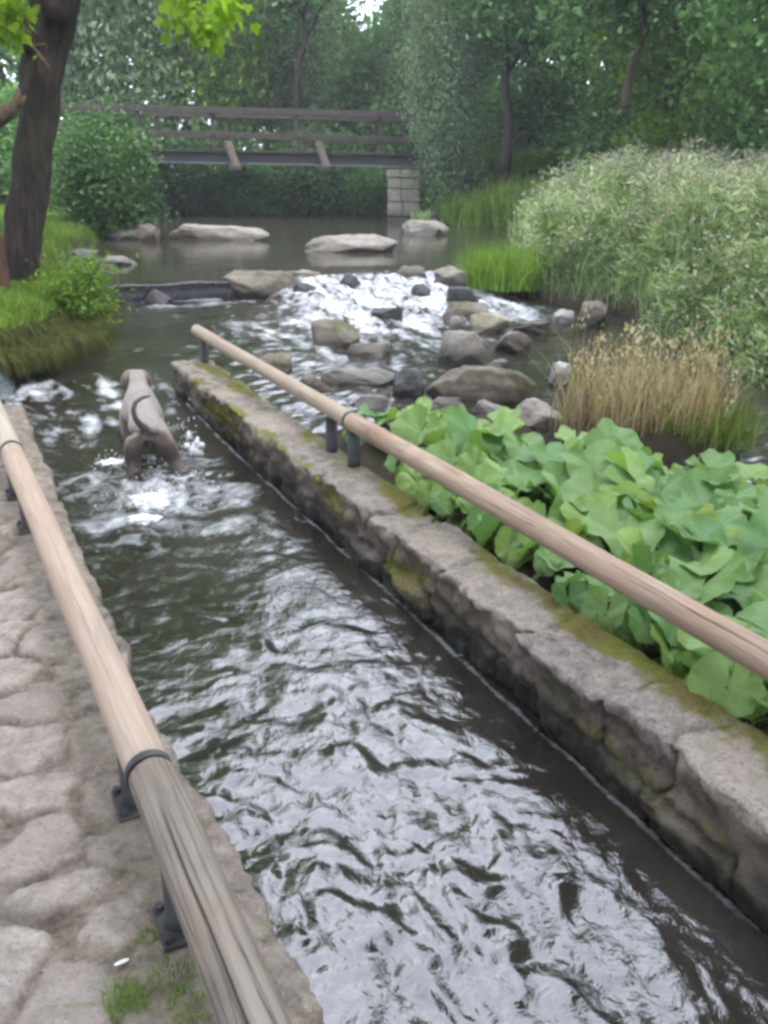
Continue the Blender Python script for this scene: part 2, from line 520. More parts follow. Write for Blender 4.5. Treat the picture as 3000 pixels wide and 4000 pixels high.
    t.t.links.new(wat, ms.inputs[1])
    t.t.links.new(foam_sh, ms.inputs[2])
    mat = t.done(ms.outputs[0])
    me = mesh_from('stream_water', V, grid_faces(len(s), len(n)), mat, {'foam': foam.ravel()})
    o = link('stream_water', me)
    tag(o, 'shallow stream water rippling through the walled channel and over the rapids', 'water', kind='structure')
    # upper pool
    s = np.arange(11.42, 46, 0.16)
    n = np.arange(-16, 26, 0.16)
    S, N = np.meshgrid(s, n, indexing='ij')
    X, Y = -CA * S + SA * N, SA * S + CA * N
    near = 1 - smooth(11.4, 12.6, S)
    inr = smooth(3.6, 4.3, N) * (1 - smooth(6.6, 7.2, N))
    Z = 0.5 - 0.035 * near * inr + 0.0025 * fbm(S * 1.3, N * 2.2, oct=3)
    t = NT('still pool water')
    p = t.pos()
    b = t.noise(t.stretch(p, (1.0, 2.2, 1)), 2.4, 4, 0.55)
    wat = t.bsdf((0.048, 0.044, 0.032), 0.04, t.bump(b, 0.12, 0.05), spec=0.5, IOR=1.33)
    me = mesh_from('pool_water', np.stack([X, Y, Z], -1).reshape(-1, 3), grid_faces(len(s), len(n)), t.done(wat))
    tag(link('pool_water', me), 'calm dark pool above the weir reflecting the bridge and trees', 'water', kind='structure')
water_sheet()

# ------------------------------------------------------------------ ground
LX = ([-6, 6.4, 7.0, 7.3, 8.4, 9.6, 11.1, 12.5, 14, 16, 18, 21, 25, 30, 40], [-9, -9, -4.2, -3.05, -2.85, -3.08, -3.5, -4.25, -4.9, -5.25, -5.45, -6.0, -7.2, -8.5, -9])
RX = ([-6, 3, 6, 7.7, 9.5, 11, 12, 12.7, 14, 17, 22, 26.3, 26.9, 30, 40], [4.8, 4.6, 4.0, 3.45, 3.1, 2.75, 1.95, 1.35, 1.55, 2.1, 3.2, 4.1, 0.9, 0.8, 0.5])
def ground_z(X, Y):
    X = np.asarray(X, float)
    Y = np.asarray(Y, float)
    S, N = to_sn(X, Y)
    wob = 0.18 * perlin(X * 1.1, Y * 1.1)
    dl = np.interp(Y, *LX) - X + wob
    dr = X - np.interp(Y, *RX) + wob
    lev = np.where(S > 11.4, 0.5, np.interp(S, [6, 7.2, 8.6, 11.4], [0, 0.06, 0.17, 0.28]))
    bed = lev - 0.38 + 0.05 * perlin(X * 2, Y * 2)
    hl = np.where(Y < 13, 0.52, 0.72) + np.clip(dl - 0.5, 0, 30) * 0.07 + 0.05 * perlin(X * 0.8, Y * 0.8)
    z = bed + (hl - bed) * smooth(0.0, 0.45, dl)
    hr = lev + 0.12 + np.clip(dr, 0, 3.2) * 0.24 + 0.1 * perlin(X * 0.7, Y * 0.7)
    hr = np.where(Y > 26.4, 1.95 + 0.1 * perlin(X * 0.5, Y * 0.5), hr)
    z = np.where(dr > 0, np.maximum(z, bed + (hr - bed) * smooth(0.0, 0.6, dr)), z)
    far = smooth(32, 34.5, Y) * 1.5
    z = np.where(Y > 31, np.maximum(z, 0.2 + far + 0.3 * perlin(X * 0.3, Y * 0.3)), z)
    # the gravel islet behind the right wall
    isl = np.minimum(smooth(1.85, 2.0, N), 1 - smooth(3.1, 3.75, N + 0.3 * perlin(X, Y) - 0.12 * np.clip(S - 2, 0, 4)))
    isl = isl * (1 - smooth(5.2, 6.1, S - 0.0 * N)) * smooth(-4, -2, S + 3)
    reed = np.exp(-(((X - 1.85) / 0.85) ** 2 + ((Y - 6.1) / 0.75) ** 2))
    z = np.maximum(z, bed + (0.2 - bed) * isl)
    z = np.maximum(z, -0.35 + 0.75 * smooth(0.15, 0.75, reed) * 0.75)
    path = (N < 0.34) & (S < 6.3)
    z = np.where(path, 0.2, z)
    return z
def gz(x, y):
    return float(ground_z(np.array([x]), np.array([y]))[0])
def ground_sheet():
    xs = np.concatenate([np.linspace(-70, -12, 24), np.arange(-11.5, 7.5, 0.1), np.linspace(8, 70, 26)])
    ys = np.concatenate([np.linspace(-40, -4, 12), np.arange(-3.5, 15, 0.1), np.arange(15, 36, 0.25), np.linspace(37, 75, 20)])
    X, Y = np.meshgrid(xs, ys, indexing='ij')
    Z = ground_z(X, Y)
    t = NT('bank earth and streambed')
    p = t.pos()
    n1 = t.noise(p, 3.5, 6, 0.65)
    n2 = t.noise(p, 22, 5, 0.7)
    soil = t.mix(t.ramp(n2, [(0.35, 0.0), (0.65, 1.0)]), (0.045, 0.034, 0.022), (0.12, 0.095, 0.065))
    gr = t.mix(n2, (0.04, 0.075, 0.015), (0.10, 0.16, 0.035))
    up = t.sep(t.n('NewGeometry').outputs['Normal'])[2]
    z = t.sep(p)[2]
    f = t.math('MULTIPLY', t.ramp(up, [(0.8, 0.0), (0.95, 1.0)]), t.ramp(t.math('ADD', z, t.math('MULTIPLY', n1, 0.3)), [(0.5, 0.0), (0.62, 1.0)]))
    soil = t.mix(t.ramp(z, [(0.1, 0.85), (0.5, 0.25)]), soil, (0.016, 0.014, 0.009))
    c = t.mix(f, soil, gr)
    mat = t.done(t.bsdf(c, 0.9, t.bump(n2, 0.8, 0.04), spec=0.2))
    o = link('ground', mesh_from('ground', np.stack([X, Y, Z], -1).reshape(-1, 3), grid_faces(len(xs), len(ys)), mat))
    tag(o, 'streambed and grassy earth banks on both sides of the water', 'ground', kind='structure')
ground_sheet()

# ------------------------------------------------------------------ stone path with its rough channel edge
def path_sheet():
    r = np.random.default_rng(11)
    pts = []
    ds, dn = 0.235, 0.20
    for i in range(-2, 34):
        for j in range(-16, 4):
            pts.append((i * ds + (j % 2) * ds * 0.5 + r.uniform(-.11, .11), j * dn + r.uniform(-.10, .10)))
    pts = np.array(pts)
    tint = r.uniform(0, 1, len(pts))
    hgt = r.uniform(-0.008, 0.008, len(pts))
    gap = r.uniform(0.0, 0.055, len(pts))
    s = np.concatenate([np.arange(0.2, 3.2, 0.012), np.arange(3.2, 6.5, 0.025)])
    nn = np.concatenate([np.linspace(-3.0, -1.0, 40)[:-1], np.linspace(-1.0, 0.0, 90)])
    S, K = np.meshgrid(s, nn, indexing='ij')
    edge = 0.365 + 0.085 * smooth(2.6, 1.15, S) + 0.020 * fbm(S * 7, S * 0 + 1, oct=5, gain=0.6) + 0.016 * np.sign(perlin(S * 2.6, S * 0 + 8)) * np.abs(perlin(S * 2.6, S * 0 + 8)) ** 0.5
    N = np.where(K > -1.0, -1.0 + (K + 1.0) * (1.0 + edge), K)
    ws = S + 0.06 * fbm(S * 3.5, N * 3.5, oct=3) + 0.012 * fbm(S * 16, N * 16, oct=3)
    wn_ = N + 0.06 * fbm(S * 3.5 + 9, N * 3.5 + 4, oct=3)
    d1 = np.full(S.shape, 9.0)
    d2 = np.full(S.shape, 9.0)
    idx = np.zeros(S.shape, int)
    for k, (a, b) in enumerate(pts):
        d = (ws - a) ** 2 + (wn_ - b) ** 2
        m = d < d1
        d2 = np.where(m, d1, np.minimum(d2, d))
        idx = np.where(m, k, idx)
        d1 = np.where(m, d, d1)
    e = np.sqrt(d2) - np.sqrt(d1)
    jw = 0.010 + 0.5 * gap[idx] + 0.02 * fbm(S * 9, N * 9, oct=2)
    st = smooth(0.0, 1.0, (e - jw) / 0.014)
    rail_mortar = smooth(0.08, 0.18, N) * 0.7          # the strip under the rail is bedded in mortar
    st = st * (1 - rail_mortar)
    Z = 0.300 + st * (0.013 + 0.8 * hgt[idx]) - 0.006 * (1 - st) * smooth(0.1, -0.02, N) + 0.006 * fbm(S * 6, N * 6, oct=4) + 0.0035 * fbm(S * 28, N * 28, oct=2)
    near_edge = smooth(0.07, 0.0, edge - N)
    Z = Z + near_edge * (0.02 * fbm(S * 7, N * 7 + 3, oct=3) - 0.012)
    P = np.stack([-CA * S + SA * N, SA * S + CA * N, Z], -1)
    # face falling into the channel
    zs = np.array([0.285, 0.24, 0.18, 0.1, 0.0, -0.15, -0.4])
    rows = []
    S1 = np.repeat(s[:, None], len(zs), 1)
    Zr = np.repeat(zs[None, :], len(s), 0) + np.minimum(0, Z[:, -1:] - 0.30)
    Nr = np.repeat(edge[:, -1:], len(zs), 1) + 0.012 + 0.035 * fbm(S1 * 4, Zr * 6, oct=3) * np.linspace(0.2, 1, len(zs))[None, :] - 0.015 * np.linspace(0, 1, len(zs))[None, :]
    Pf = np.stack([-CA * S1 + SA * Nr, SA * S1 + CA * Nr, Zr], -1)
    P = np.concatenate([P, Pf], 1)
    sf = np.concatenate([st, np.full(S1.shape, 0.4)], 1)
    tf = np.concatenate([tint[idx], np.full(S1.shape, 0.35)], 1)
    t = NT('worn paving stones in sandy mortar')
    p = t.pos()
    n1 = t.noise(p, 16, 8, 0.72)
    n2 = t.noise(p, 3.2, 4, 0.6)
    n3 = t.noise(p, 95, 3, 0.7)
    stone = t.mix(t.ramp(n1, [(0.34, 0.0), (0.66, 1.0)]), (0.20, 0.170, 0.145), (0.48, 0.418, 0.365))
    stone = t.mix(t.ramp(t.attr('tint'), [(0.1, 0.0), (1.0, 0.75)]), stone, (0.27, 0.225, 0.195))
    mort = t.mix(t.ramp(n1, [(0.35, 0.0), (0.65, 1.0)]), (0.085, 0.068, 0.052), (0.29, 0.238, 0.188))
    c = t.mix(t.attr('stone'), mort, stone)
    c = t.mix(t.ramp(n3, [(0.30, 0.55), (0.46, 0.0)]), c, (0.09, 0.075, 0.065))
    c = t.mix(t.ramp(n3, [(0.62, 0.0), (0.74, 0.5)]), c, (0.62, 0.57, 0.53))
    c = t.mix(t.ramp(n2, [(0.52, 0.0), (0.75, 0.5)]), c, (0.15, 0.13, 0.11))
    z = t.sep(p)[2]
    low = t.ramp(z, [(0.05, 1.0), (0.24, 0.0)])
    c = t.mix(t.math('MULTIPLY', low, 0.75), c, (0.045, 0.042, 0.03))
    mo = t.ramp(t.noise(p, 5.5, 5, 0.65), [(0.62, 0.0), (0.7, 0.75)])
    c = t.mix(t.math('MULTIPLY', mo, t.math('SUBTRACT', 1.0, t.attr('stone'))), c, (0.10, 0.115, 0.03))
    h = t.math('ADD', n1, t.math('MULTIPLY', n3, 0.3))
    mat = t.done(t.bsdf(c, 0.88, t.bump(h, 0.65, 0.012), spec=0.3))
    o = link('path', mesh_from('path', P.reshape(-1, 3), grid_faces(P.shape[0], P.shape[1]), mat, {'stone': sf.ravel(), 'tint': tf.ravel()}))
    tag(o, 'path of irregular grey pink stones set in sandy mortar beside the channel', 'path', kind='structure')
path_sheet()

# ------------------------------------------------------------------ right channel wall
def channel_wall():
    r = np.random.default_rng(21)
    s = np.concatenate([np.arange(0.2, 3.6, 0.012), np.arange(3.6, 7.52, 0.02)])
    prof = [(1.70, -0.45), (1.69, -0.2), (1.685, -0.08)] + [(1.68 - 0.0 * k, z) for k, z in enumerate(np.linspace(-0.02, 0.275, 17))]
    prof += [(1.682, 0.296), (1.688, 0.302)] + [(n, 0.305) for n in np.linspace(1.71, 1.98, 16)] + [(2.0, 0.28), (2.01, 0.2), (2.02, 0.0), (2.02, -0.4)]
    prof = np.array(prof)
    ns = len(prof)
    S = np.repeat(s[:, None], ns, 1)
    N = np.repeat(prof[None, :, 0], len(s), 0).copy()
    Z = np.repeat(prof[None, :, 1], len(s), 0).copy()
    # blocks: top course joints, lower course joints offset
    j1 = np.cumsum(np.concatenate([[0.0], r.uniform(0.24, 0.62, 26)]))
    j2 = np.cumsum(np.concatenate([[-0.2], r.uniform(0.28, 0.6, 26)]))
    def stones(js, SS):
        k = np.clip(np.searchsorted(js, SS) - 1, 0, len(js) - 2)
        a, b = js[k], js[k + 1]
        return k, np.minimum(SS - a, b - SS)
    sw = S + 0.05 * fbm(S * 3, Z * 5 + N * 4, oct=3)
    split = 0.13 + 0.03 * perlin(S * 1.5, S * 0)
    topc = Z > split
    k1, e1 = stones(j1, sw)
    k2, e2 = stones(j2, sw)
    off1 = r.uniform(-0.02, 0.02, 40)
    off2 = r.uniform(-0.028, 0.022, 40)
    h1 = r.uniform(-0.016, 0.010, 40)
    tl1 = r.uniform(-0.03, 0.03, 40)
    e = np.where(topc, e1, np.minimum(e2, 0.9))
    ez = np.abs(Z - split)
    front = smooth(1.80, 1.69, N)
    groove = np.where(front > 0.5, np.minimum(e, ez), e1 * 1.0)
    g = 1 - smooth(0.0, 0.013, groove)
    ftop = smooth(0.27, 0.3, Z)
    N = N + front * (-np.where(topc, off1[k1], off2[k2]) + 0.045 * g - 0.030 * fbm(S * 4.5, Z * 7, oct=5, gain=.58) - 0.014 * fbm(S * 16, Z * 18, oct=3))
    Z = Z + ftop * (h1[k1] + tl1[k1] * (N - 1.8) - 0.024 * g * smooth(2.0, 1.85, N) + 0.009 * fbm(S * 5, N * 5, oct=5, gain=.6) + 0.007 * fbm(S * 20, N * 20, oct=2))
    N = N + (1 - front) * (1 - smooth(1.72, 1.99, N)) * 0 + (N > 1.97) * 0.05 * fbm(S * 2.2, Z * 0 + 5, oct=3)
    low = smooth(0.12, -0.05, Z) * front
    N = N + low * 0.02
    P = np.stack([-CA * S + SA * N, SA * S + CA * N, Z], -1)
    mossy = (smooth(1.74, 1.95, N + 0.07 * fbm(S * 3, N * 6, oct=3)) * ftop * (0.74 + 0.75 * fbm(S * 2.0, N * 4, oct=4)))
    mossy = np.maximum(mossy, front * smooth(0.02, 0.1, Z) * np.clip(0.32 + 1.2 * fbm(S * 1.6 + 4, Z * 4, oct=4), 0, 1) * (0.5 + 0.5 * smooth(2.2, 4.0, S)))
    t = NT('granite wall with moss and wet foot')
    p = t.pos()
    n1 = t.noise(p, 13, 8, 0.72)
    n2 = t.noise(p, 3.0, 4, 0.6, 0.5)
    n3 = t.noise(p, 75, 3, 0.7)
    c = t.mix(t.ramp(n1, [(0.34, 0.0), (0.66, 1.0)]), (0.088, 0.076, 0.064), (0.32, 0.278, 0.238))
    c = t.mix(t.ramp(n2, [(0.46, 0.0), (0.7, 0.6)]), c, (0.31, 0.265, 0.225))
    c = t.mix(t.ramp(t.attr('tint'), [(0.7, 0.0), (0.95, 0.4)]), c, (0.42, 0.35, 0.285))
    c = t.mix(t.ramp(n3, [(0.32, 0.6), (0.47, 0.0)]), c, (0.045, 0.038, 0.034))
    c = t.mix(t.ramp(n3, [(0.60, 0.0), (0.72, 0.5)]), c, (0.52, 0.48, 0.45))
    z = t.sep(p)[2]
    zz = t.math('ADD', z, t.math('MULTIPLY', t.math('SUBTRACT', n2, 0.5), 0.25))
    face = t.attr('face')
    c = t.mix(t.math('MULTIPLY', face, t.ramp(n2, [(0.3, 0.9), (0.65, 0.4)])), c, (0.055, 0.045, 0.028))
    wetf = t.ramp(zz, [(0.06, 1.0), (0.16, 0.0)])
    c = t.mix(t.math('MULTIPLY', wetf, 0.88), c, (0.022, 0.02, 0.016))
    mm = t.ramp(t.math('ADD', t.attr('moss'), t.math('MULTIPLY', t.math('SUBTRACT', t.noise(p, 22, 4), 0.5), 0.9)), [(0.42, 0.0), (0.72, 0.9)])
    mc = t.mix(t.ramp(t.noise(p, 4, 3), [(0.4, 0.0), (0.62, 1.0)]), (0.26, 0.26, 0.025), (0.22, 0.15, 0.035))
    c = t.mix(t.math('MULTIPLY', mm, t.math('SUBTRACT', 1.0, t.math('MULTIPLY', wetf, 0.8))), c, t.mix(t.noise(p, 45, 3), mc, (0.06, 0.07, 0.012)))
    h = t.math('ADD', t.math('ADD', n1, t.math('MULTIPLY', n3, 0.3)), t.math('MULTIPLY', mm, t.noise(p, 60, 3)))
    mat = t.done(t.bsdf(c, t.math('SUBTRACT', 0.9, t.math('MULTIPLY', wetf, 0.4)), t.bump(h, 0.85, 0.02), spec=0.35))
    q = r.uniform(0, 1, 40)
    Fc = [grid_faces(len(s), ns)]
    a = (len(s) - 1) * ns
    Fc.append((a + np.arange(ns))[None, :])
    o = link('stone_wall', mesh_from('stone_wall', P.reshape(-1, 3), Fc, mat, {'moss': np.clip(mossy, 0, 1).ravel(), 'tint': q[k1].ravel(), 'face': (front * (Z < 0.27)).ravel()}))
    tag(o, 'low mossy granite wall along the right side of the channel', 'wall')
channel_wall()

# ------------------------------------------------------------------ log railings
def log_piece(parent, a, b, rad, mat, seed, cracks=()):
    a, b = Vector(a), Vector(b)
    L = (b - a).length
    q = (b - a).to_track_quat('Z', 'Y')
    nr, sd_ = max(24, int(L / 0.02)), 120 if cracks else 44
    zz = np.concatenate([[0, 0.0, 0.006], np.linspace(0.012, L - 0.012, nr), [L - 0.006, L, L]])
    rr = np.concatenate([[0.0, rad * 0.86, rad * 0.96], np.full(nr, rad), [rad * 0.96, rad * 0.86, 0.0]])
    path = np.stack([0.007 * perlin(zz * 1.1 + seed, zz * 0), 0.007 * perlin(zz * 1.1, zz * 0 + seed), zz], 1)
    an = np.arange(sd_) * 2 * PI / sd_
    A, Zg = np.meshgrid(an, zz)
    rad_g = rr[:, None] * (1 + 0.022 * fbm(np.cos(A) * 1.5 + seed, np.sin(A) * 1.5, Zg * 2.2, 3) + 0.008 * perlin(np.cos(A) * 7, np.sin(A) * 7 + seed, Zg * 1.2))
    for (ang, z0, z1, dep) in cracks:
        aw = ang + 0.22 * perlin(Zg * 3 + seed, Zg * 0 + 2)
        dd = np.abs((A - aw + PI) % (2 * PI) - PI)
        prof = smooth(z0, z0 + 0.2, Zg) * (1 - smooth(z1 - 0.2, z1, Zg))
        rad_g = rad_g - rad * dep * prof * np.exp(-(dd / 0.06) ** 2)
    crk = np.zeros_like(A)
    for (ang, z0, z1, dep) in cracks:
        aw = ang + 0.22 * perlin(Zg * 3 + seed, Zg * 0 + 2)
        dd = np.abs((A - aw + PI) % (2 * PI) - PI)
        crk = np.maximum(crk, min(1, dep * 6) * smooth(z0, z0 + 0.2, Zg) * (1 - smooth(z1 - 0.2, z1, Zg)) * np.exp(-(dd / 0.045) ** 2) * (0.7 + 0.6 * perlin(Zg * 5, Zg * 0 + seed)))
    V = np.stack([path[:, 0][:, None] + rad_g * np.cos(A), path[:, 1][:, None] + rad_g * np.sin(A), Zg], -1).reshape(-1, 3)
    n = len(zz)
    i, j = np.meshgrid(np.arange(n - 1), np.arange(sd_), indexing='ij')
    a0, b0 = i * sd_ + j, i * sd_ + (j + 1) % sd_
    Fq = np.stack([a0, b0, b0 + sd_, a0 + sd_], -1).reshape(-1, 4)
    o = link('log', mesh_from('log', V, Fq, mat, {'crack': np.clip(crk, 0, 1).ravel()}), parent)
    o.rotation_mode = 'QUATERNION'
    o.rotation_quaternion = q
    o.location = a
    return o
def post_piece(parent, s, n, z0, z1, rad=0.034, plate=True):
    x, y, _ = sn(s, n)
    mb = MB()
    mb.add(*tube([(x, y, z0), (x, y, z0 + 0.02), (x, y, z1)], rad, 24))
    # saddle that cups the log
    an = np.linspace(PI * 1.22, PI * 1.78, 10)
    for w, rr in ((0.0, 0.0),):
        cs = []
        for d in (-0.035, 0.035):
            for rad2 in (0.053, 0.058):
                for a in an:
                    nn, zz = n + 0.0 + rad2 * math.cos(a), z1 + 0.042 + rad2 * math.sin(a)
                    cs.append(sn(s + d, nn, zz))
        cs = np.array(cs)
        k = len(an)
        f = []
        for i in range(k - 1):
            f += [[i, i + 1, k + i + 1, k + i], [2 * k + i, 3 * k + i, 3 * k + i + 1, 2 * k + i + 1],
                  [i, 2 * k + i, 2 * k + i + 1, i + 1], [k + i, k + i + 1, 3 * k + i + 1, 3 * k + i]]
        mb.add(cs, np.array(f))
    p = mb.build('post', M['metal'], parent)
    if not plate:
        return p
    pm = MB()
    rot = Matrix.Rotation(math.atan2(SA, -CA) , 4, 'Z')
    pm.add(*box(x, y, z0 + 0.006, 0.125, 0.105, 0.012, rot))
    pl = pm.build('base_plate', M['metal'], p, False)
    bevel(pl, 0.003)
    for ds, dn in ((-0.048, -0.038), (0.048, -0.038)):
        bx, by, _ = sn(s + ds, n + dn)
        bm = MB()
        bm.add(*tube([(bx, by, z0 + 0.01), (bx, by, z0 + 0.026)], 0.011, 6))
        bm.build('bolt', M['metal'], p, False)
    return p
def ring_piece(parent, s, n, z, rad):
    mb = MB()
    an = np.arange(41) * 2 * PI / 40
    prof = [(-0.011, 0.0485), (-0.011, rad), (0.011, rad), (0.011, 0.0485)]
    V = np.array([sn(s + d, n + r_ * math.cos(a), z + r_ * math.sin(a)) for a in an for d, r_ in prof])
    mb.add(V, grid_faces(41, 4))
    return mb.build('collar', M['metal'], parent, False)
def railing_left():
    z = 0.60
    t = empty('log_railing', sn(2.5, 0.2, 0.3))
    tag(t, 'log railing with a grey cracked near log, along the stone path', 'railing')
    inv = Matrix.Translation(-Vector(t.location))
    def nl(s): return float(np.interp(s, [0.0, 1.65, 4.29, 6.4], [0.285, 0.25, 0.18, 0.125]))
    o1 = log_piece(t, sn(0.10, nl(0.1), z), sn(1.642, nl(1.642), z), 0.0515, M['log_grey'], 1.0, [(1.15, 0.1, 1.45, 0.25), (1.9, 0.6, 1.5, 0.08)])
    o1['label'] = 'grey weathered log with a long dark crack'
    o2 = log_piece(t, sn(1.66, nl(1.66), z), sn(4.28, nl(4.28), z), 0.0495, M['log_tan'], 5.0, [(1.3, 0.2, 1.1, 0.05)])
    o2['label'] = 'smooth tan log'
    o3 = log_piece(t, sn(4.30, nl(4.3), z), sn(6.4, nl(6.4), z), 0.05, M['log_pale'], 9.0)
    o3['label'] = 'pale grey log'
    for s in (1.65, 4.29):
        ring_piece(t, s, nl(s), z, 0.0528)
    for s in (1.93, 1.49, 4.50, 4.02, 6.3):
        post_piece(t, s, nl(s) + 0.008, 0.306, z - 0.045)
    for ch in [o for o in bpy.data.objects if o.parent == t]:
        ch.matrix_parent_inverse = inv
def railing_right():
    z, n0 = 0.545, 1.945
    t = empty('log_railing', sn(4.2, n0, 0.3))
    tag(t, 'log railing of two brown logs standing on the mossy wall', 'railing')
    inv = Matrix.Translation(-Vector(t.location))
    o1 = log_piece(t, sn(0.1, n0 + 0.045, z), sn(4.31, n0, z), 0.0515, M['log_brown'], 3.0, [(0.9, 0.4, 2.0, 0.10), (2.2, 1.5, 3.5, 0.07)])
    o1['label'] = 'near brown log with grey worn grain'
    o2 = log_piece(t, sn(4.33, n0, z), sn(7.56, n0 - 0.015, z), 0.049, M['log_graytan'], 7.0)
    o2['label'] = 'far grey brown log'
    ring_piece(t, 4.32, n0, z, 0.0545)
    for s in (4.58, 4.26, 7.36):
        post_piece(t, s, n0 - 0.008, 0.296, z - 0.045, 0.036, False)
    for ch in [o for o in bpy.data.objects if o.parent == t]:
        ch.matrix_parent_inverse = inv
railing_left()
railing_right()

# ------------------------------------------------------------------ rocks
import bmesh
_ico = bmesh.new()
bmesh.ops.create_icosphere(_ico, subdivisions=5, radius=1.0)
ICO_V = np.array([v.co[:] for v in _ico.verts])
ICO_F = np.array([[v.index for v in f.verts] for f in _ico.faces])
_ico.free()
def rock_shape(seed, squareness=0.5, cuts=20, rough=0.10):
    r = np.random.default_rng(seed)
    rough = rough * 1.25
    V = ICO_V.copy()
    p = 2.0 + 5.0 * squareness
    V = V / (np.sum(np.abs(V) ** p, 1) ** (1 / p))[:, None]
    for _ in range(cuts):
        d = r.normal(size=3)
        d[2] *= 0.7
        d /= np.linalg.norm(d)
        h = r.uniform(0.62, 0.96)
        k = V @ d
        V = V - np.where(k > h, (k - h) * 0.98, 0)[:, None] * d
    o = seed * 3.7
    nf = fbm(V[:, 0] * 1.6 + o, V[:, 1] * 1.6, V[:, 2] * 1.6 + o, 5, 0.52)
    V = V * (1 + rough * nf)[:, None]
    return V
ROCKM = {
 'pale': ((0.17, 0.152, 0.135), (0.35, 0.32, 0.285), (0.26, 0.225, 0.185)),
 'grey': ((0.13, 0.12, 0.11), (0.31, 0.29, 0.265), (0.21, 0.19, 0.16)),
 'brown': ((0.10, 0.088, 0.075), (0.24, 0.21, 0.175), (0.16, 0.14, 0.11)),
 'yellow': ((0.20, 0.19, 0.13), (0.39, 0.365, 0.27), (0.28, 0.25, 0.17)),
 'dark': ((0.07, 0.072, 0.08), (0.18, 0.18, 0.19), (0.11, 0.11, 0.11)),
 'white': ((0.36, 0.35, 0.345), (0.58, 0.57, 0.56), (0.46, 0.44, 0.42)),
}
_rm = {}
def rock_mat(kind, lev, moss):
    k = (kind, round(lev, 2), moss)
    if k not in _rm:
        a, b, c = ROCKM[kind]
        _rm[k] = stone_mat('%s stone at level %.2f' % (kind, lev), a, b, c, moss=moss, wet=0.45 if kind == 'dark' else 0.0, wet_z=lev + 0.035, wet_h=0.10)
    return _rm[k]
def rock(u0, u1, vt, vb, lev, kind, label, seed, depth=0.8, sq=0.5, rz=0.0, moss=0.0, tilt=(0, 0), rough=0.1, sink=0.35, cat='rock'):
    c = on_level((u0 + u1) / 2, vb, lev)
    dist = c.length
    px = 3000 / 1659 / F
    depthc = c.y * math.cos(TH) + (H - lev) * math.sin(TH)
    w = (u1 - u0) * px * depthc
    # visible height: part is the top face seen from above
    el = math.atan2(H - lev, c.y)
    hv = (vb - vt) * px * depthc
    d = w * depth
    h = max(0.05, (hv - d * math.sin(el) * 0.8) / math.cos(el))
    V = rock_shape(seed, sq, rough=rough)
    V = V / np.abs(V).max(0)
    V[:, 2] = np.where(V[:, 2] > 0, V[:, 2], V[:, 2] * 1.0)
    sz = np.array([w / 2, d / 2, (h * (1 + sink)) / 2 + 0.05])
    V = V * sz
    Rm = (Matrix.Rotation(rz, 3, 'Z') @ Matrix.Rotation(tilt[0], 3, 'X') @ Matrix.Rotation(tilt[1], 3, 'Y'))
    V = V @ np.array(Rm).T
    cz = lev + h - sz[2]
    o = link('rock', mesh_from('rock', V, ICO_F, rock_mat(kind, lev, moss)))
    o.location = (c.x, c.y + d * 0.45, cz)
    tag(o, label, cat)
    return o
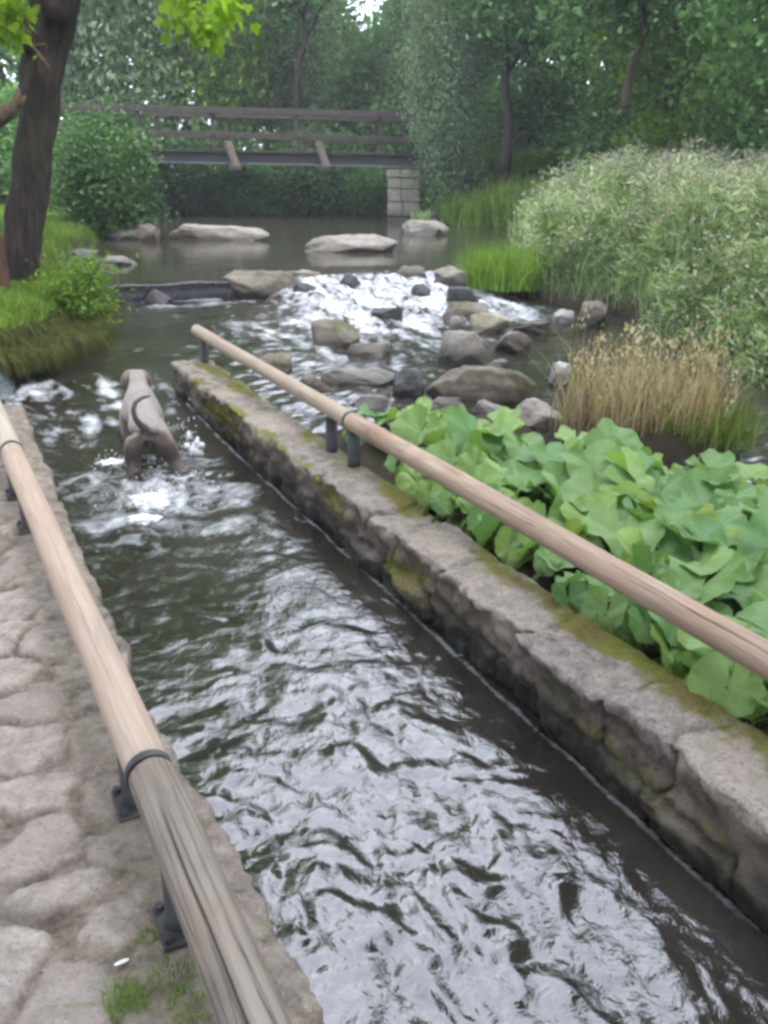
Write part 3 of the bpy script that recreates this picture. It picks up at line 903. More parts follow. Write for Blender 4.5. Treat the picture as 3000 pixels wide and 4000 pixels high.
RK = [
 (342, 582, 484, 519, .5, 'pale', 'long flat pale slab lying in the pool left of centre', 1, dict(depth=.22, sq=.8, rough=.07, rz=-.02)),
 (650, 896, 505, 546, .5, 'pale', 'long blocky pale stone in the pool in front of the bridge pier', 2, dict(depth=.25, sq=.9, rough=.07)),
 (864, 972, 473, 509, .5, 'pale', 'pointed pale boulder with a small plant, right end of the pool stones', 3, dict(depth=.7, sq=.1, rough=.1)),
 (222, 302, 490, 518, .5, 'grey', 'low grey stone at the left bank of the pool', 4, dict(depth=.6, moss=.4)),
 (296, 345, 484, 522, .5, 'brown', 'small mossy stone beside the long flat pool slab', 5, dict(depth=.6, moss=.8)),
 (130, 216, 534, 549, .5, 'pale', 'thin flat slab against the left grass bank', 6, dict(depth=.5, sq=.7)),
 (172, 286, 552, 574, .5, 'pale', 'thin flat slab just below the left grass bank, nearer one', 7, dict(depth=.5, sq=.7)),
 (212, 252, 569, 580, .5, 'grey', 'small flat stone by the leafy plant on the left bank', 8, dict(depth=.7)),
 (470, 642, 583, 645, .29, 'brown', 'large flat topped dark boulder sitting on the weir', 9, dict(depth=.45, sq=.8, moss=.05, rough=.08)),
 (596, 696, 581, 618, .33, 'pale', 'pale flat slab on the weir beside the large dark boulder', 10, dict(depth=.5, sq=.6)),
 (303, 366, 622, 657, .28, 'dark', 'round dark boulder in the spill under the weir board', 11, dict(depth=.8, sq=.1, rough=.06)),
 (628, 705, 608, 645, .3, 'dark', 'wet grey stone at the left edge of the rapids', 12, dict(depth=.6, sq=.3)),
 (728, 792, 588, 628, .36, 'dark', 'wet blue grey stone in the white water, upper middle', 13, dict(depth=.7, sq=.3)),
 (888, 936, 611, 641, .33, 'dark', 'small dark cube like stone in the white water', 14, dict(depth=.8, sq=.7)),
 (852, 925, 570, 598, .48, 'grey', 'grey stone on the lip of the rapids', 15, dict(depth=.6)),
 (930, 1032, 573, 608, .45, 'pale', 'flat pale stone on the lip by the bright sedge tuft', 16, dict(depth=.5, sq=.6)),
 (962, 1037, 618, 648, .33, 'dark', 'dark wet stone at the right edge of the rapids', 17, dict(depth=.6, sq=.4)),
 (668, 783, 686, 752, .14, 'brown', 'large rounded mossy boulder alone below the rapids', 18, dict(depth=.8, sq=.5, moss=.55, rough=.07)),
 (948, 1060, 648, 700, .17, 'brown', 'low mossy stone with water running over it', 19, dict(depth=.7, moss=.7, sq=.3)),
 (1000, 1103, 673, 718, .17, 'yellow', 'flat yellowish slab tilted behind the dark block', 20, dict(depth=.55, sq=.5, tilt=(.1, .08))),
 (962, 1010, 680, 716, .17, 'grey', 'small grey stone touching the flat yellowish slab', 21, dict(depth=.7)),
 (948, 1050, 712, 778, .12, 'grey', 'dark square block with a pale top in mid stream', 22, dict(depth=.55, sq=.95, rough=.05)),
 (1074, 1162, 712, 754, .14, 'brown', 'brown angular stone right of the dark square block', 23, dict(depth=.6, sq=.3, tilt=(0, .15))),
 (1194, 1243, 658, 693, .2, 'white', 'white stone near the right bank', 24, dict(depth=.8, sq=.2)),
 (1255, 1325, 646, 698, .2, 'brown', 'brown stone under the weeds of the right bank', 25, dict(depth=.8, sq=.3)),
 (920, 1215, 783, 872, .03, 'brown', 'long mossy brown stone lying across in front of the reeds', 26, dict(depth=.25, sq=.7, moss=.55, rz=.08)),
 (846, 924, 790, 856, .05, 'dark', 'dark rounded stone at the left end of the long mossy stone', 27, dict(depth=.7, sq=.2)),
 (672, 872, 776, 832, .05, 'grey', 'thin flat wet slab below the large rounded boulder', 28, dict(depth=.5, sq=.7, tilt=(-.05, .06), rough=.07)),
 (742, 850, 735, 770, .12, 'grey', 'low wet slab left of the dark square block', 37, dict(depth=.6, sq=.6)),
 (1110, 1200, 690, 712, .18, 'grey', 'low flat stone between the brown angular stone and the white one', 38, dict(depth=.6, sq=.5)),
 (1045, 1100, 772, 792, .08, 'grey', 'small flat stone in the shallows above the long mossy stone', 39, dict(depth=.7, sq=.5)),
 (560, 660, 700, 725, .15, 'dark', 'dark stone just awash below the weir, left of the rounded boulder', 40, dict(depth=.6, sq=.4)),
 (800, 880, 655, 680, .26, 'dark', 'dark stone awash at the foot of the rapids', 41, dict(depth=.6, sq=.4)),
 (1018, 1112, 853, 915, .02, 'grey', 'grey stone between the butterbur and the long mossy stone', 29, dict(depth=.7, sq=.3)),
 (1098, 1245, 848, 935, .02, 'pale', 'big pale angular stone left of the dry reeds', 30, dict(depth=.65, sq=.35, rough=.09)),
 (620, 722, 803, 848, .04, 'brown', 'low brown stone partly behind the far log', 31, dict(depth=.6, moss=.4)),
 (535, 640, 757, 812, .06, 'brown', 'mossy stone under the far log near the end of the wall', 32, dict(depth=.7, moss=.7)),
 (905, 1008, 853, 882, .03, 'pale', 'flat pale stone at the back edge of the butterbur leaves', 33, dict(depth=.6, sq=.5)),
 (1188, 1236, 780, 815, .1, 'white', 'small pale stone at the left foot of the dry reeds', 34, dict(depth=.7)),
 (530, 600, 672, 700, .17, 'grey', 'low flat stone just breaking the surface above the far rail end', 35, dict(depth=.6)),
 (745, 850, 848, 882, .02, 'grey', 'low stone in the shallows behind the collar of the right railing', 36, dict(depth=.6)),
]
for (u0, u1, vt, vb, lev, kind, lab, seed, kw) in RK:
    rock(u0, u1, vt, vb, lev, kind, lab, seed, **kw)

# ------------------------------------------------------------------ weir board
def weir():
    mb = MB()
    s = np.linspace(0, 1, 60)
    n = 1.75 + s * 2.0
    prof = [(11.36, 0.1), (11.355, 0.3), (11.36, 0.475), (11.375, 0.495), (11.46, 0.498), (11.5, 0.3)]
    V = np.array([[sn(a + 0.012 * float(perlin(np.array([b * 3.0]), np.array([z * 9]))[0]), b, z + (0.008 * math.sin(b * 7) if z > .45 else 0)) for a, z in prof] for b in n]).reshape(-1, 3)
    mb.add(V, grid_faces(60, len(prof)))
    t = NT('wet black weir timber')
    p = t.pos()
    nz = t.noise(t.stretch(p, (3, 3, 1)), 6, 5)
    m = t.done(t.bsdf(t.mix(nz, (0.006, 0.006, 0.009), (0.022, 0.022, 0.028)), 0.25, t.bump(nz, 0.4, 0.02), spec=0.5))
    o = mb.build('weir_board', m)
    tag(o, 'low black weir board holding back the pool on the left', 'weir')
weir()

# ------------------------------------------------------------------ foliage builders
def leaves(C, size, up=0.35, tint=None, aspect=0.55, fold=0.25, r=None, dirs=None, droop=0.0):
    """one folded rhombus per point; returns V, F, tint"""
    r = r or rng
    n = len(C)
    size = np.broadcast_to(np.asarray(size, float), (n,))
    if dirs is None:
        d = r.normal(size=(n, 3))
        d[:, 2] *= 0.6
    else:
        d = np.array(dirs, float) + r.normal(size=(n, 3)) * 0.35
    d[:, 2] -= droop
    d /= np.linalg.norm(d, axis=1)[:, None] + 1e-9
    nn = r.normal(size=(n, 3)) * (1 - up)
    nn[:, 2] += up * 2.0
    side = np.cross(d, nn)
    side /= np.linalg.norm(side, axis=1)[:, None] + 1e-9
    nn = np.cross(side, d)
    L = size[:, None]
    W = L * aspect * 0.5
    a = C
    b = C + d * L * 0.45 + side * W + nn * L * fold * 0.5
    c = C + d * L
    e = C + d * L * 0.45 - side * W + nn * L * fold * 0.5
    V = np.stack([a, b, c, e], 1).reshape(-1, 3)
    i = np.arange(n) * 4
    F = np.concatenate([np.stack([i, i + 1, i + 2], 1), np.stack([i, i + 2, i + 3], 1)])
    tt = r.uniform(0, 1, n) if tint is None else np.broadcast_to(tint, (n,))
    return V, F, np.repeat(tt, 4)
def crown_mesh(name, mat, seed, rx, ry, z0, z1, nclump, per, size, clump=0.9, shell=0.55, holes=0.12, droop=0.0, up=0.3, lobes=6):
    """clumps through an uneven ellipsoid volume"""
    r = np.random.default_rng(seed)
    cz, rz = (z0 + z1) / 2, (z1 - z0) / 2
    lob = r.normal(size=(lobes, 3))
    lob /= np.linalg.norm(lob, axis=1)[:, None]
    C = []
    while len(C) < nclump:
        d = r.normal(size=3)
        d /= np.linalg.norm(d)
        rad = shell + (1 - shell) * r.uniform() ** 0.6
        bulge = 0.78 + 0.32 * max(0, float((lob @ d).max())) ** 2
        p = d * rad * bulge
        if float(fbm(np.array([p[0] * 2.1 + seed]), np.array([p[1] * 2.1]), np.array([p[2] * 2.1]), 2)[0]) < -0.45 + holes:
            continue
        C.append((p[0] * rx, p[1] * ry, cz + p[2] * rz))
    C = np.array(C)
    cs = clump * r.uniform(0.55, 1.35, len(C))
    pts = np.repeat(C, per, 0)
    g = r.normal(size=pts.shape) * np.array([0.5, 0.5, 0.34])
    pts = pts + g * np.repeat(cs, per)[:, None]
    if droop:
        pts[:, 2] -= np.abs(r.normal(size=len(pts))) * droop
    ct = r.uniform(0.15, 0.85, len(C))
    tint = np.clip(np.repeat(ct, per) + r.normal(size=len(pts)) * 0.2, 0, 1)
    V, F, tt = leaves(pts, size * r.uniform(0.6, 1.3, len(pts)), up, tint, r=r, droop=0.4 if droop else 0.1)
    return mesh_from(name, V, F, mat, {'tint': tt}, False)
def trunk_mesh(name, mat, path, radii, limbs=(), sides=14, noise=0.12):
    mb = MB()
    mb.add(*tube(path, radii, sides, True, noise, 5.0))
    for p, r_ in limbs:
        mb.add(*tube(p, r_, 8, True, 0.1, 5.0))
    return mb.mesh(name, mat)
def curve(p0, p1, n=10, wob=0.15, seed=0, sag=0.0):
    r = np.random.default_rng(seed)
    t = np.linspace(0, 1, n)[:, None]
    p = np.array(p0) * (1 - t) + np.array(p1) * t
    ph = r.uniform(0, 6, 3)
    L = np.linalg.norm(np.array(p1) - np.array(p0))
    p = p + np.sin(t * PI * 2 + ph) * wob * L * 0.1 * np.sin(t * PI)
    p[:, 2] += (sag * np.sin(t * PI))[:, 0]
    return p
def proto_trunk(mat, h, r0, seed, lean=0.4):
    r = np.random.default_rng(seed)
    top = (r.uniform(-lean, lean), r.uniform(-lean, lean), h)
    path = curve((0, 0, -0.4), top, 14, 0.5, seed)
    limbs = []
    for k in range(7):
        f = r.uniform(0.3, 0.85)
        b = path[int(f * 13)]
        a = r.uniform(0, 2 * PI)
        L = h * r.uniform(0.18, 0.34)
        e = b + np.array([math.cos(a) * L, math.sin(a) * L, L * r.uniform(0.4, 0.9)])
        limbs.append((curve(b, e, 8, 0.5, seed + k), np.linspace(r0 * (1 - f) * 0.6 + 0.02, 0.02, 8)))
    return trunk_mesh('trunk', mat, path, np.linspace(r0, r0 * 0.35, 14), limbs)

PROTO = {
 'broad_dark': (crown_mesh('crown', M['leaf_dark'], 31, 3.4, 3.0, 1.2, 13.5, 520, 64, 0.20, 1.25, 0.35, 0.10), proto_trunk(M['bark'], 11, 0.26, 1)),
 'broad_mid': (crown_mesh('crown', M['leaf_mid'], 32, 3.3, 2.8, 0.9, 12.0, 480, 64, 0.19, 1.15, 0.4, 0.12), proto_trunk(M['bark_pale'], 10, 0.2, 2)),
 'pale': (crown_mesh('crown', M['leaf_pale'], 33, 3.2, 2.8, 0.5, 11.5, 460, 66, 0.18, 1.1, 0.4, 0.14, droop=0.5, up=0.2), proto_trunk(M['bark_pale'], 9, 0.2, 3)),
 'bright': (crown_mesh('crown', M['leaf_bright'], 34, 2.6, 2.4, 1.4, 9.0, 300, 66, 0.17, 1.0, 0.4, 0.14), proto_trunk(M['bark'], 7, 0.16, 4)),
}
def tree(u, y, kind, sc, label, name='tree', rz=None, zs=1.0, group='trees standing behind the stream', xy=None):
    x = at_dist(u, 400, y).x if xy is None else xy
    cm, tm = PROTO[kind]
    t = empty(name, (x, y, gz(x, y) - 0.1), label, 'tree', group)
    t.rotation_euler.z = random.uniform(0, 6.28) if rz is None else rz
    t.scale = (sc, sc, sc * zs)
    link('crown', cm, t)
    link('trunk', tm, t)
    return t
TREES = [
 (215, 31, 'pale', 1.1, 'pale grey green tree rising behind the left end of the bridge'),
 (60, 30, 'broad_dark', 1.0, 'dark tree behind the thick near trunk at the left edge'),
 (370, 36, 'broad_dark', 1.15, 'dark green tree behind the left third of the bridge'),
 (480, 40, 'broad_mid', 1.2, 'mid green tree above the middle of the bridge rail'),
 (595, 36, 'pale', 0.95, 'soft pale green tree right of the middle of the bridge'),
 (652, 46, 'broad_mid', 0.95, 'mid green tree just left of the bright gap in the sky'),
 (945, 42, 'pale', 0.95, 'pale tree just right of the bright gap in the sky'),
 (430, 33, 'bright', 1.0, 'light green tree over the left half of the bridge rail'),
 (1030, 34, 'broad_dark', 1.0, 'dark tree right of the willow at the bridge end'),
 (1130, 33.5, 'broad_mid', 0.95, 'dark crowned tree with a bare black trunk over the grassy bank'),
 (1250, 28.5, 'broad_dark', 1.0, 'tall dark tree left of the leaning trunk'),
 (1370, 24, 'broad_mid', 0.95, 'tree with a slender leaning brown trunk on the right bank'),
 (1450, 22, 'bright', 0.9, 'bright yellow green tree behind the right weeds'),
 (1520, 27, 'broad_dark', 0.9, 'dark tree at the back of the right edge'),
 (1665, 17, 'broad_mid', 0.75, 'nearer green tree hanging in at the right edge'),
]
for (u, y, k, sc, lab) in TREES:
    tree(u, y, k, sc, lab, zs=1.6 if y > 28 and not 560 < u < 1000 else 1.15)
def willow():
    e = tree(0, 26.75, 'pale', 0.43, 'grey green willow leaning over the right end of the bridge', xy=1.5, zs=1.7)
    for c in [o for o in bpy.data.objects if o.parent == e and o.name.startswith('crown')]:
        c.location.z = 0.3
willow()
# visible single trunks
def lone_trunk(u0, v0, u1, v1, y, r0, r1, mat, label):
    a, b = at_dist(u0, v0, y), at_dist(u1, v1, y)
    e = empty('tree', (a.x, y, a.z - 0.3), label, 'tree', 'slim trunks among the leaves')
    P = curve((0, 0, 0), (b - a) * 1.4 + Vector((0, 0, 0.3)), 16, 0.25, int(u0))
    tr = link('trunk', trunk_mesh('trunk', mat, P, np.linspace(r0, r1 * 0.7, 16), [(curve(P[10], P[10] + np.array([0.9, 0.1, 1.3]), 6, 0.3, 3), np.linspace(r1 * 0.6, 0.015, 6)), (curve(P[12], P[12] + np.array([-0.8, -0.2, 1.1]), 6, 0.3, 4), np.linspace(r1 * 0.5, 0.015, 6))]), e)
    h = P[-1][2]
    cr = link('crown', crown_mesh('crown', M['leaf_dark'], int(u0), 1.5, 1.3, h * 0.8, h * 1.5, 90, 36, 0.2, 0.9, 0.3, 0.1), e)
    return e
lone_trunk(1092, 345, 1098, 140, 25.5, 0.16, 0.13, M['bark'], 'slim tree with an upright dark trunk behind the grassy bank')
lone_trunk(1352, 200, 1384, 60, 19.5, 0.10, 0.08, M['bark_pale'], 'slim tree with a pale brown trunk leaning right')
lone_trunk(640, 220, 655, 60, 31, 0.11, 0.10, M['bark'], 'slim tree with a thin dark trunk beyond the bridge rail')

def far_wood():
    r = np.random.default_rng(55)
    n = 60000
    ang = r.uniform(R(-62), R(62), n)
    dist = r.uniform(46, 58, n)
    x = np.sin(ang) * dist
    y = np.cos(ang) * dist
    top = 13 + 3.5 * perlin(ang * 9, ang * 0) + 1.5 * perlin(ang * 30, ang * 0)
    gap = np.exp(-((ang - R(-1.7)) / R(2.2)) ** 4)
    top = top * (1 - gap) + 8.75 * gap
    gap = np.exp(-((ang - R(21)) / R(2.5)) ** 4)
    top = top * (1 - gap) + 4.5 * gap
    z = r.uniform(0, 1, n) ** 0.85 * top
    q = fbm(x * 0.35, y * 0.35, z * 0.4, 3)
    k = (q > -0.35) | (np.abs(ang - R(-1.7)) < R(5))
    C = np.stack([x, y, z], 1)[k]
    q = q[k]
    m = 9000
    a2, d2 = R(-1.7) + r.uniform(R(-4), R(4), m), r.uniform(47, 57, m)
    C = np.concatenate([C, np.stack([np.sin(a2) * d2, np.cos(a2) * d2, r.uniform(0, 8.2, m) + 0.5 * perlin(a2 * 60, a2 * 0)], 1)])
    q = np.concatenate([q, np.zeros(m)])
    k = np.ones(len(q), bool)
    V, F, tt = leaves(C, 0.75 * r.uniform(0.6, 1.3, len(C)), 0.3, np.clip(0.5 + q[k] * 0.8 + r.normal(size=len(C)) * 0.15, 0, 1), r=r)
    o = link('far_wood', mesh_from('far_wood', V, F, M['leaf_mid'], {'tint': tt}, False))
    tag(o, 'far wood filling the gaps between the trees beyond the bridge', 'woodland', kind='stuff')
far_wood()

# understory shrubs
SHM = {
 'dark': crown_mesh('foliage', M['leaf_dark'], 71, 1.5, 1.2, -0.1, 2.4, 150, 40, 0.17, 0.7, 0.4, 0.1),
 'mid': crown_mesh('foliage', M['leaf_mid'], 72, 1.4, 1.2, -0.1, 2.2, 150, 40, 0.16, 0.7, 0.4, 0.1),
 'bright': crown_mesh('foliage', M['leaf_bright'], 73, 1.2, 1.1, -0.1, 1.8, 120, 40, 0.15, 0.6, 0.4, 0.1),
}
stem_me = trunk_mesh('stem', M['bark'], curve((0, 0, -0.3), (0.1, 0, 1.4), 8, 0.4, 1), np.linspace(0.05, 0.02, 8),
                     [(curve((0, 0, 0.1), (0.7, 0.3, 1.3), 6, 0.4, 2), np.linspace(0.03, 0.01, 6)), (curve((0, 0, 0.1), (-0.7, -0.2, 1.2), 6, 0.4, 3), np.linspace(0.03, 0.01, 6))])
def shrub(x, y, kind, sc, label, z=None, zs=1.0, group=None):
    e = empty('shrub', (x, y, gz(x, y) if z is None else z), label, 'shrub', group)
    e.rotation_euler.z = random.uniform(0, 6.28)
    e.scale = (sc, sc, sc * zs)
    link('foliage', SHM[kind], e)
    link('stem', stem_me, e)
    return e
SHR = [
 (-6.9, 31.0, 'dark', 1.05, 'dark shrub under the left part of the bridge', 0.3),
 (-4.7, 29.9, 'mid', 0.85, 'green shrub hanging under the left middle of the bridge', 0.3),
 (-2.6, 31.6, 'dark', 1.2, 'dark shrub under the middle of the bridge', 0.3),
 (-0.3, 30.9, 'mid', 0.8, 'dark shrub left of the stone pier beyond the bridge', 0.3),
 (1.6, 34.0, 'dark', 1.3, 'dark shrub behind the stone pier'),
 (-8.8, 30.2, 'dark', 1.5, 'dark shrub behind the left end of the bridge'),
 (4.9, 28.8, 'dark', 1.2, 'dark shrub at the back of the grassy bank right of the pier'),
 (6.4, 25.5, 'mid', 1.2, 'green shrub behind the pale right weeds, far left one'),
 (7.0, 21.5, 'bright', 1.2, 'bright shrub behind the pale right weeds'),
 (8.2, 19.5, 'mid', 1.2, 'green shrub above the right weeds near the right edge'),
 (3.4, 31.5, 'mid', 1.1, 'green shrub behind the slim dark trunk'),
 (-10.2, 24.0, 'mid', 1.3, 'green shrub left of the bridge behind the near trunk'),
 (-8.3, 14.5, 'dark', 1.3, 'dark shrub seen left of the near trunk'),
]
for a in SHR:
    shrub(*a)
def leafy_bush():
    b = at_dist(212, 370, 19.0)
    z0 = max(0.6, gz(b.x, 19.0))
    e = empty('bush', (b.x, 19.0, z0), 'round glossy leaved bush between the near trunk and the bridge', 'bush')
    top = at_dist(205, 232, 19.0).z - z0
    link('foliage', crown_mesh('foliage', M['leaf_dark'], 81, 0.92, 0.9, -0.35, top * 0.97, 230, 42, 0.13, 0.46, 0.45, 0.05, up=0.5), e)
    link('stem', stem_me, e)
leafy_bush()
def bank_plant():
    # nettle like plant on the near left bank
    a = on_level(215, 690, 0.4)
    e = empty('leafy_plant', (a.x - 0.32, a.y + 0.3, 0.33), 'bright leafy plant hanging over the end of the left grass bank', 'plant')
    link('foliage', crown_mesh('foliage', M['leaf_bright'], 91, 0.36, 0.36, 0.0, 0.72, 80, 30, 0.06, 0.26, 0.3, 0.05, droop=0.1, up=0.5), e)
    mb = MB()
    for k in range(14):
        q = np.random.default_rng(k)
        mb.add(*tube(curve((0, 0, -0.1), (q.uniform(-.3, .35), q.uniform(-.3, .3), q.uniform(.35, .7)), 6, 0.5, k), np.linspace(0.006, 0.003, 6), 5))
    mb.build('stem', M['reed_green'], e)
bank_plant()

# ------------------------------------------------------------------ near tree with its overhanging sprays
def near_tree():
    b = Vector((-4.3, 10.3, 0.42))
    e = empty('near_tree', b, 'thick dark trunked maple on the left grass bank', 'tree')
    def L(u, v, y=10.3):
        return at_dist(u, v, y) - b
    pts = [L(38, 650), L(42, 560), L(50, 470), L(60, 380), L(72, 250), L(84, 130), L(97, 40), L(108, -60), L(118, -180)]
    pts = np.array([p[:] for p in pts])
    tt = np.linspace(0, 1, 60)
    k = np.linspace(0, 1, len(pts))
    P = np.stack([np.interp(tt, k, pts[:, i]) for i in range(3)], 1)
    P[:, 1] = np.linspace(0, 0.25, 60)
    rad = np.interp(tt, [0, 0.06, 0.2, 0.5, 0.72, 0.85, 1], [0.27, 0.225, 0.205, 0.205, 0.22, 0.255, 0.18])
    limbs = []
    limbs.append((curve(L(75, 110), L(-30, -90), 10, 0.3, 1), np.linspace(0.11, 0.07, 10)))
    limbs.append((curve(L(120, 40), L(230, -160), 10, 0.3, 2), np.linspace(0.15, 0.08, 10)))
    limbs.append((curve(P[-1] - np.array([0, 0, .3]), P[-1] + np.array([1.2, -0.8, 2.6]), 10, 0.3, 3), np.linspace(0.18, 0.07, 10)))
    limbs.append((curve(P[-1] - np.array([0, 0, .3]), P[-1] + np.array([-1.4, 0.6, 2.8]), 10, 0.3, 4), np.linspace(0.18, 0.07, 10)))
    link('trunk', trunk_mesh('trunk', M['bark'], P, rad, limbs, 40, 0.16), e)
    # bare broken limb
    mb = MB()
    s = [L(-30, 268, 10.0), L(10, 246, 10.0), L(30, 232, 10.0), L(38, 214, 10.0), L(40, 192, 10.0)]
    mb.add(*tube([p[:] for p in s], [0.11, 0.085, 0.06, 0.045, 0.02], 12, True, 0.15, 6))
    s = [L(33, 228, 10.0), L(45, 222, 10.0), L(55, 208, 10.0)]
    mb.add(*tube([p[:] for p in s], [0.05, 0.035, 0.018], 10, True, 0.15, 6))
    o = mb.build('bare_branch', M['bare_wood'], e)
    o['label'] = 'bare tan branch stub with a forked tip'
    # small pale twig on the trunk
    mb = MB()
    s = [L(50, 75, 9.95), L(75, 105, 9.95), L(92, 128, 9.95), L(108, 150, 9.95)]
    mb.add(*tube([p[:] for p in s], [0.012, 0.016, 0.02, 0.008], 8, True, 0.2, 9))
    mb.add(*tube([L(70, 100, 9.95)[:], L(98, 95, 9.95)[:], L(104, 108, 9.95)[:]], [0.012, 0.01, 0.005], 6))
    mb.build('twig', M['bare_wood'], e)
    # hanging sprays in view
    r = np.random.default_rng(5)
    def maple(C, size, rr):
        """five lobed leaves, one small fan mesh each"""
        n = len(C)
        lob = np.array([0, .30, .42, .62, .55, 1.0, .55, .62, .42, .30])
        an = np.array([0, -2.5, -1.55, -1.05, -.55, 0, .55, 1.05, 1.55, 2.5])
        d = rr.normal(size=(n, 3)) * 0.7
        d[:, 2] -= 0.8
        d /= np.linalg.norm(d, axis=1)[:, None]
        nn = rr.normal(size=(n, 3)) * 0.6 + np.array([0, -0.45, 0.9])
        sd2 = np.cross(d, nn)
        sd2 /= np.linalg.norm(sd2, axis=1)[:, None]
        nn = np.cross(sd2, d)
        sz = size * rr.uniform(0.6, 1.25, n)
        V = C[:, None, :] + (d[:, None, :] * (np.cos(an) * lob)[None, :, None] + sd2[:, None, :] * (np.sin(an) * lob)[None, :, None] + nn[:, None, :] * (np.abs(an) * 0.05 * lob)[None, :, None]) * sz[:, None, None]
        F = []
        i = np.arange(n)[:, None] * 10
        for k in range(1, 9):
            F.append(np.concatenate([i, i + k, i + k + 1], 1))
        return V.reshape(-1, 3), np.concatenate(F), np.repeat(rr.uniform(0, 1, n), 10)
    def spray(name, tips, y, per, size, root, label):
        mb = MB()
        bm2 = MB()
        for (u, v, ru, rv) in tips:
            c = L(u, v, y)
            px = 3000 / 1659 / F * y
            g = r.normal(size=(per, 3)) * np.array([ru * px * 0.5, 0.16, rv * px * 0.5])
            V, Fc, tt2 = maple(np.array(c[:]) + g, size, r)
            mb.add(V, Fc, tint=tt2)
            bm2.add(*tube(curve(root, c[:], 12, 0.4, int(u) % 97), np.linspace(0.03, 0.006, 12), 7))
        o = mb.build(name, M['leaf_maple'], e, False)
        o['label'] = label
        bm2.build('branch', M['bark'], e)
    spray('foliage', [(420, 20, 70, 40), (445, 55, 50, 40), (410, 60, 30, 24), (450, 82, 26, 22), (480, 20, 60, 30), (500, 8, 40, 20), (400, 0, 50, 30), (450, -30, 110, 40)], 8.0, 34, 0.085,
          (P[-1] + np.array([0.9, -0.9, 1.2])), 'bright yellow green leaf spray hanging in from above')
    spray('foliage', [(10, 40, 40, 40), (18, 70, 36, 26), (5, 5, 40, 30), (40, 20, 30, 16), (0, 65, 40, 30)], 8.6, 34, 0.09, (P[-1] + np.array([-0.9, -0.6, 0.6])), 'bright yellow green leaf spray left of the trunk')
    # crown overhead
    cr = crown_mesh('crown', M['leaf_maple'], 97, 3.4, 3.0, 4.0, 9.5, 240, 44, 0.17, 1.0, 0.4, 0.15)
    o = link('crown', cr, e)
    o.location = (-1.0, 1.5, 0)
near_tree()
def bank_post():
    a = at_dist(-4, 540, 9.6)
    z0 = gz(a.x, 9.6)
    mb = MB()
    top = at_dist(-4, 502, 9.6).z - z0
    zz = np.concatenate([np.linspace(-0.2, top - 0.09, 12), [top - 0.05, top - 0.02, top - 0.004]])
    rr = np.concatenate([np.full(12, 0.085), [0.078, 0.055, 0.02]])
    mb.add(*tube(np.stack([zz * 0, zz * 0, zz], 1), rr, 20, True, 0.08, 6))
    o = mb.build('wooden_post', M['red_wood'])
    o.location = (a.x - 0.02, 9.6, z0)
    tag(o, 'rounded reddish brown wooden post at the left edge in front of the thick trunk', 'post')
bank_post()

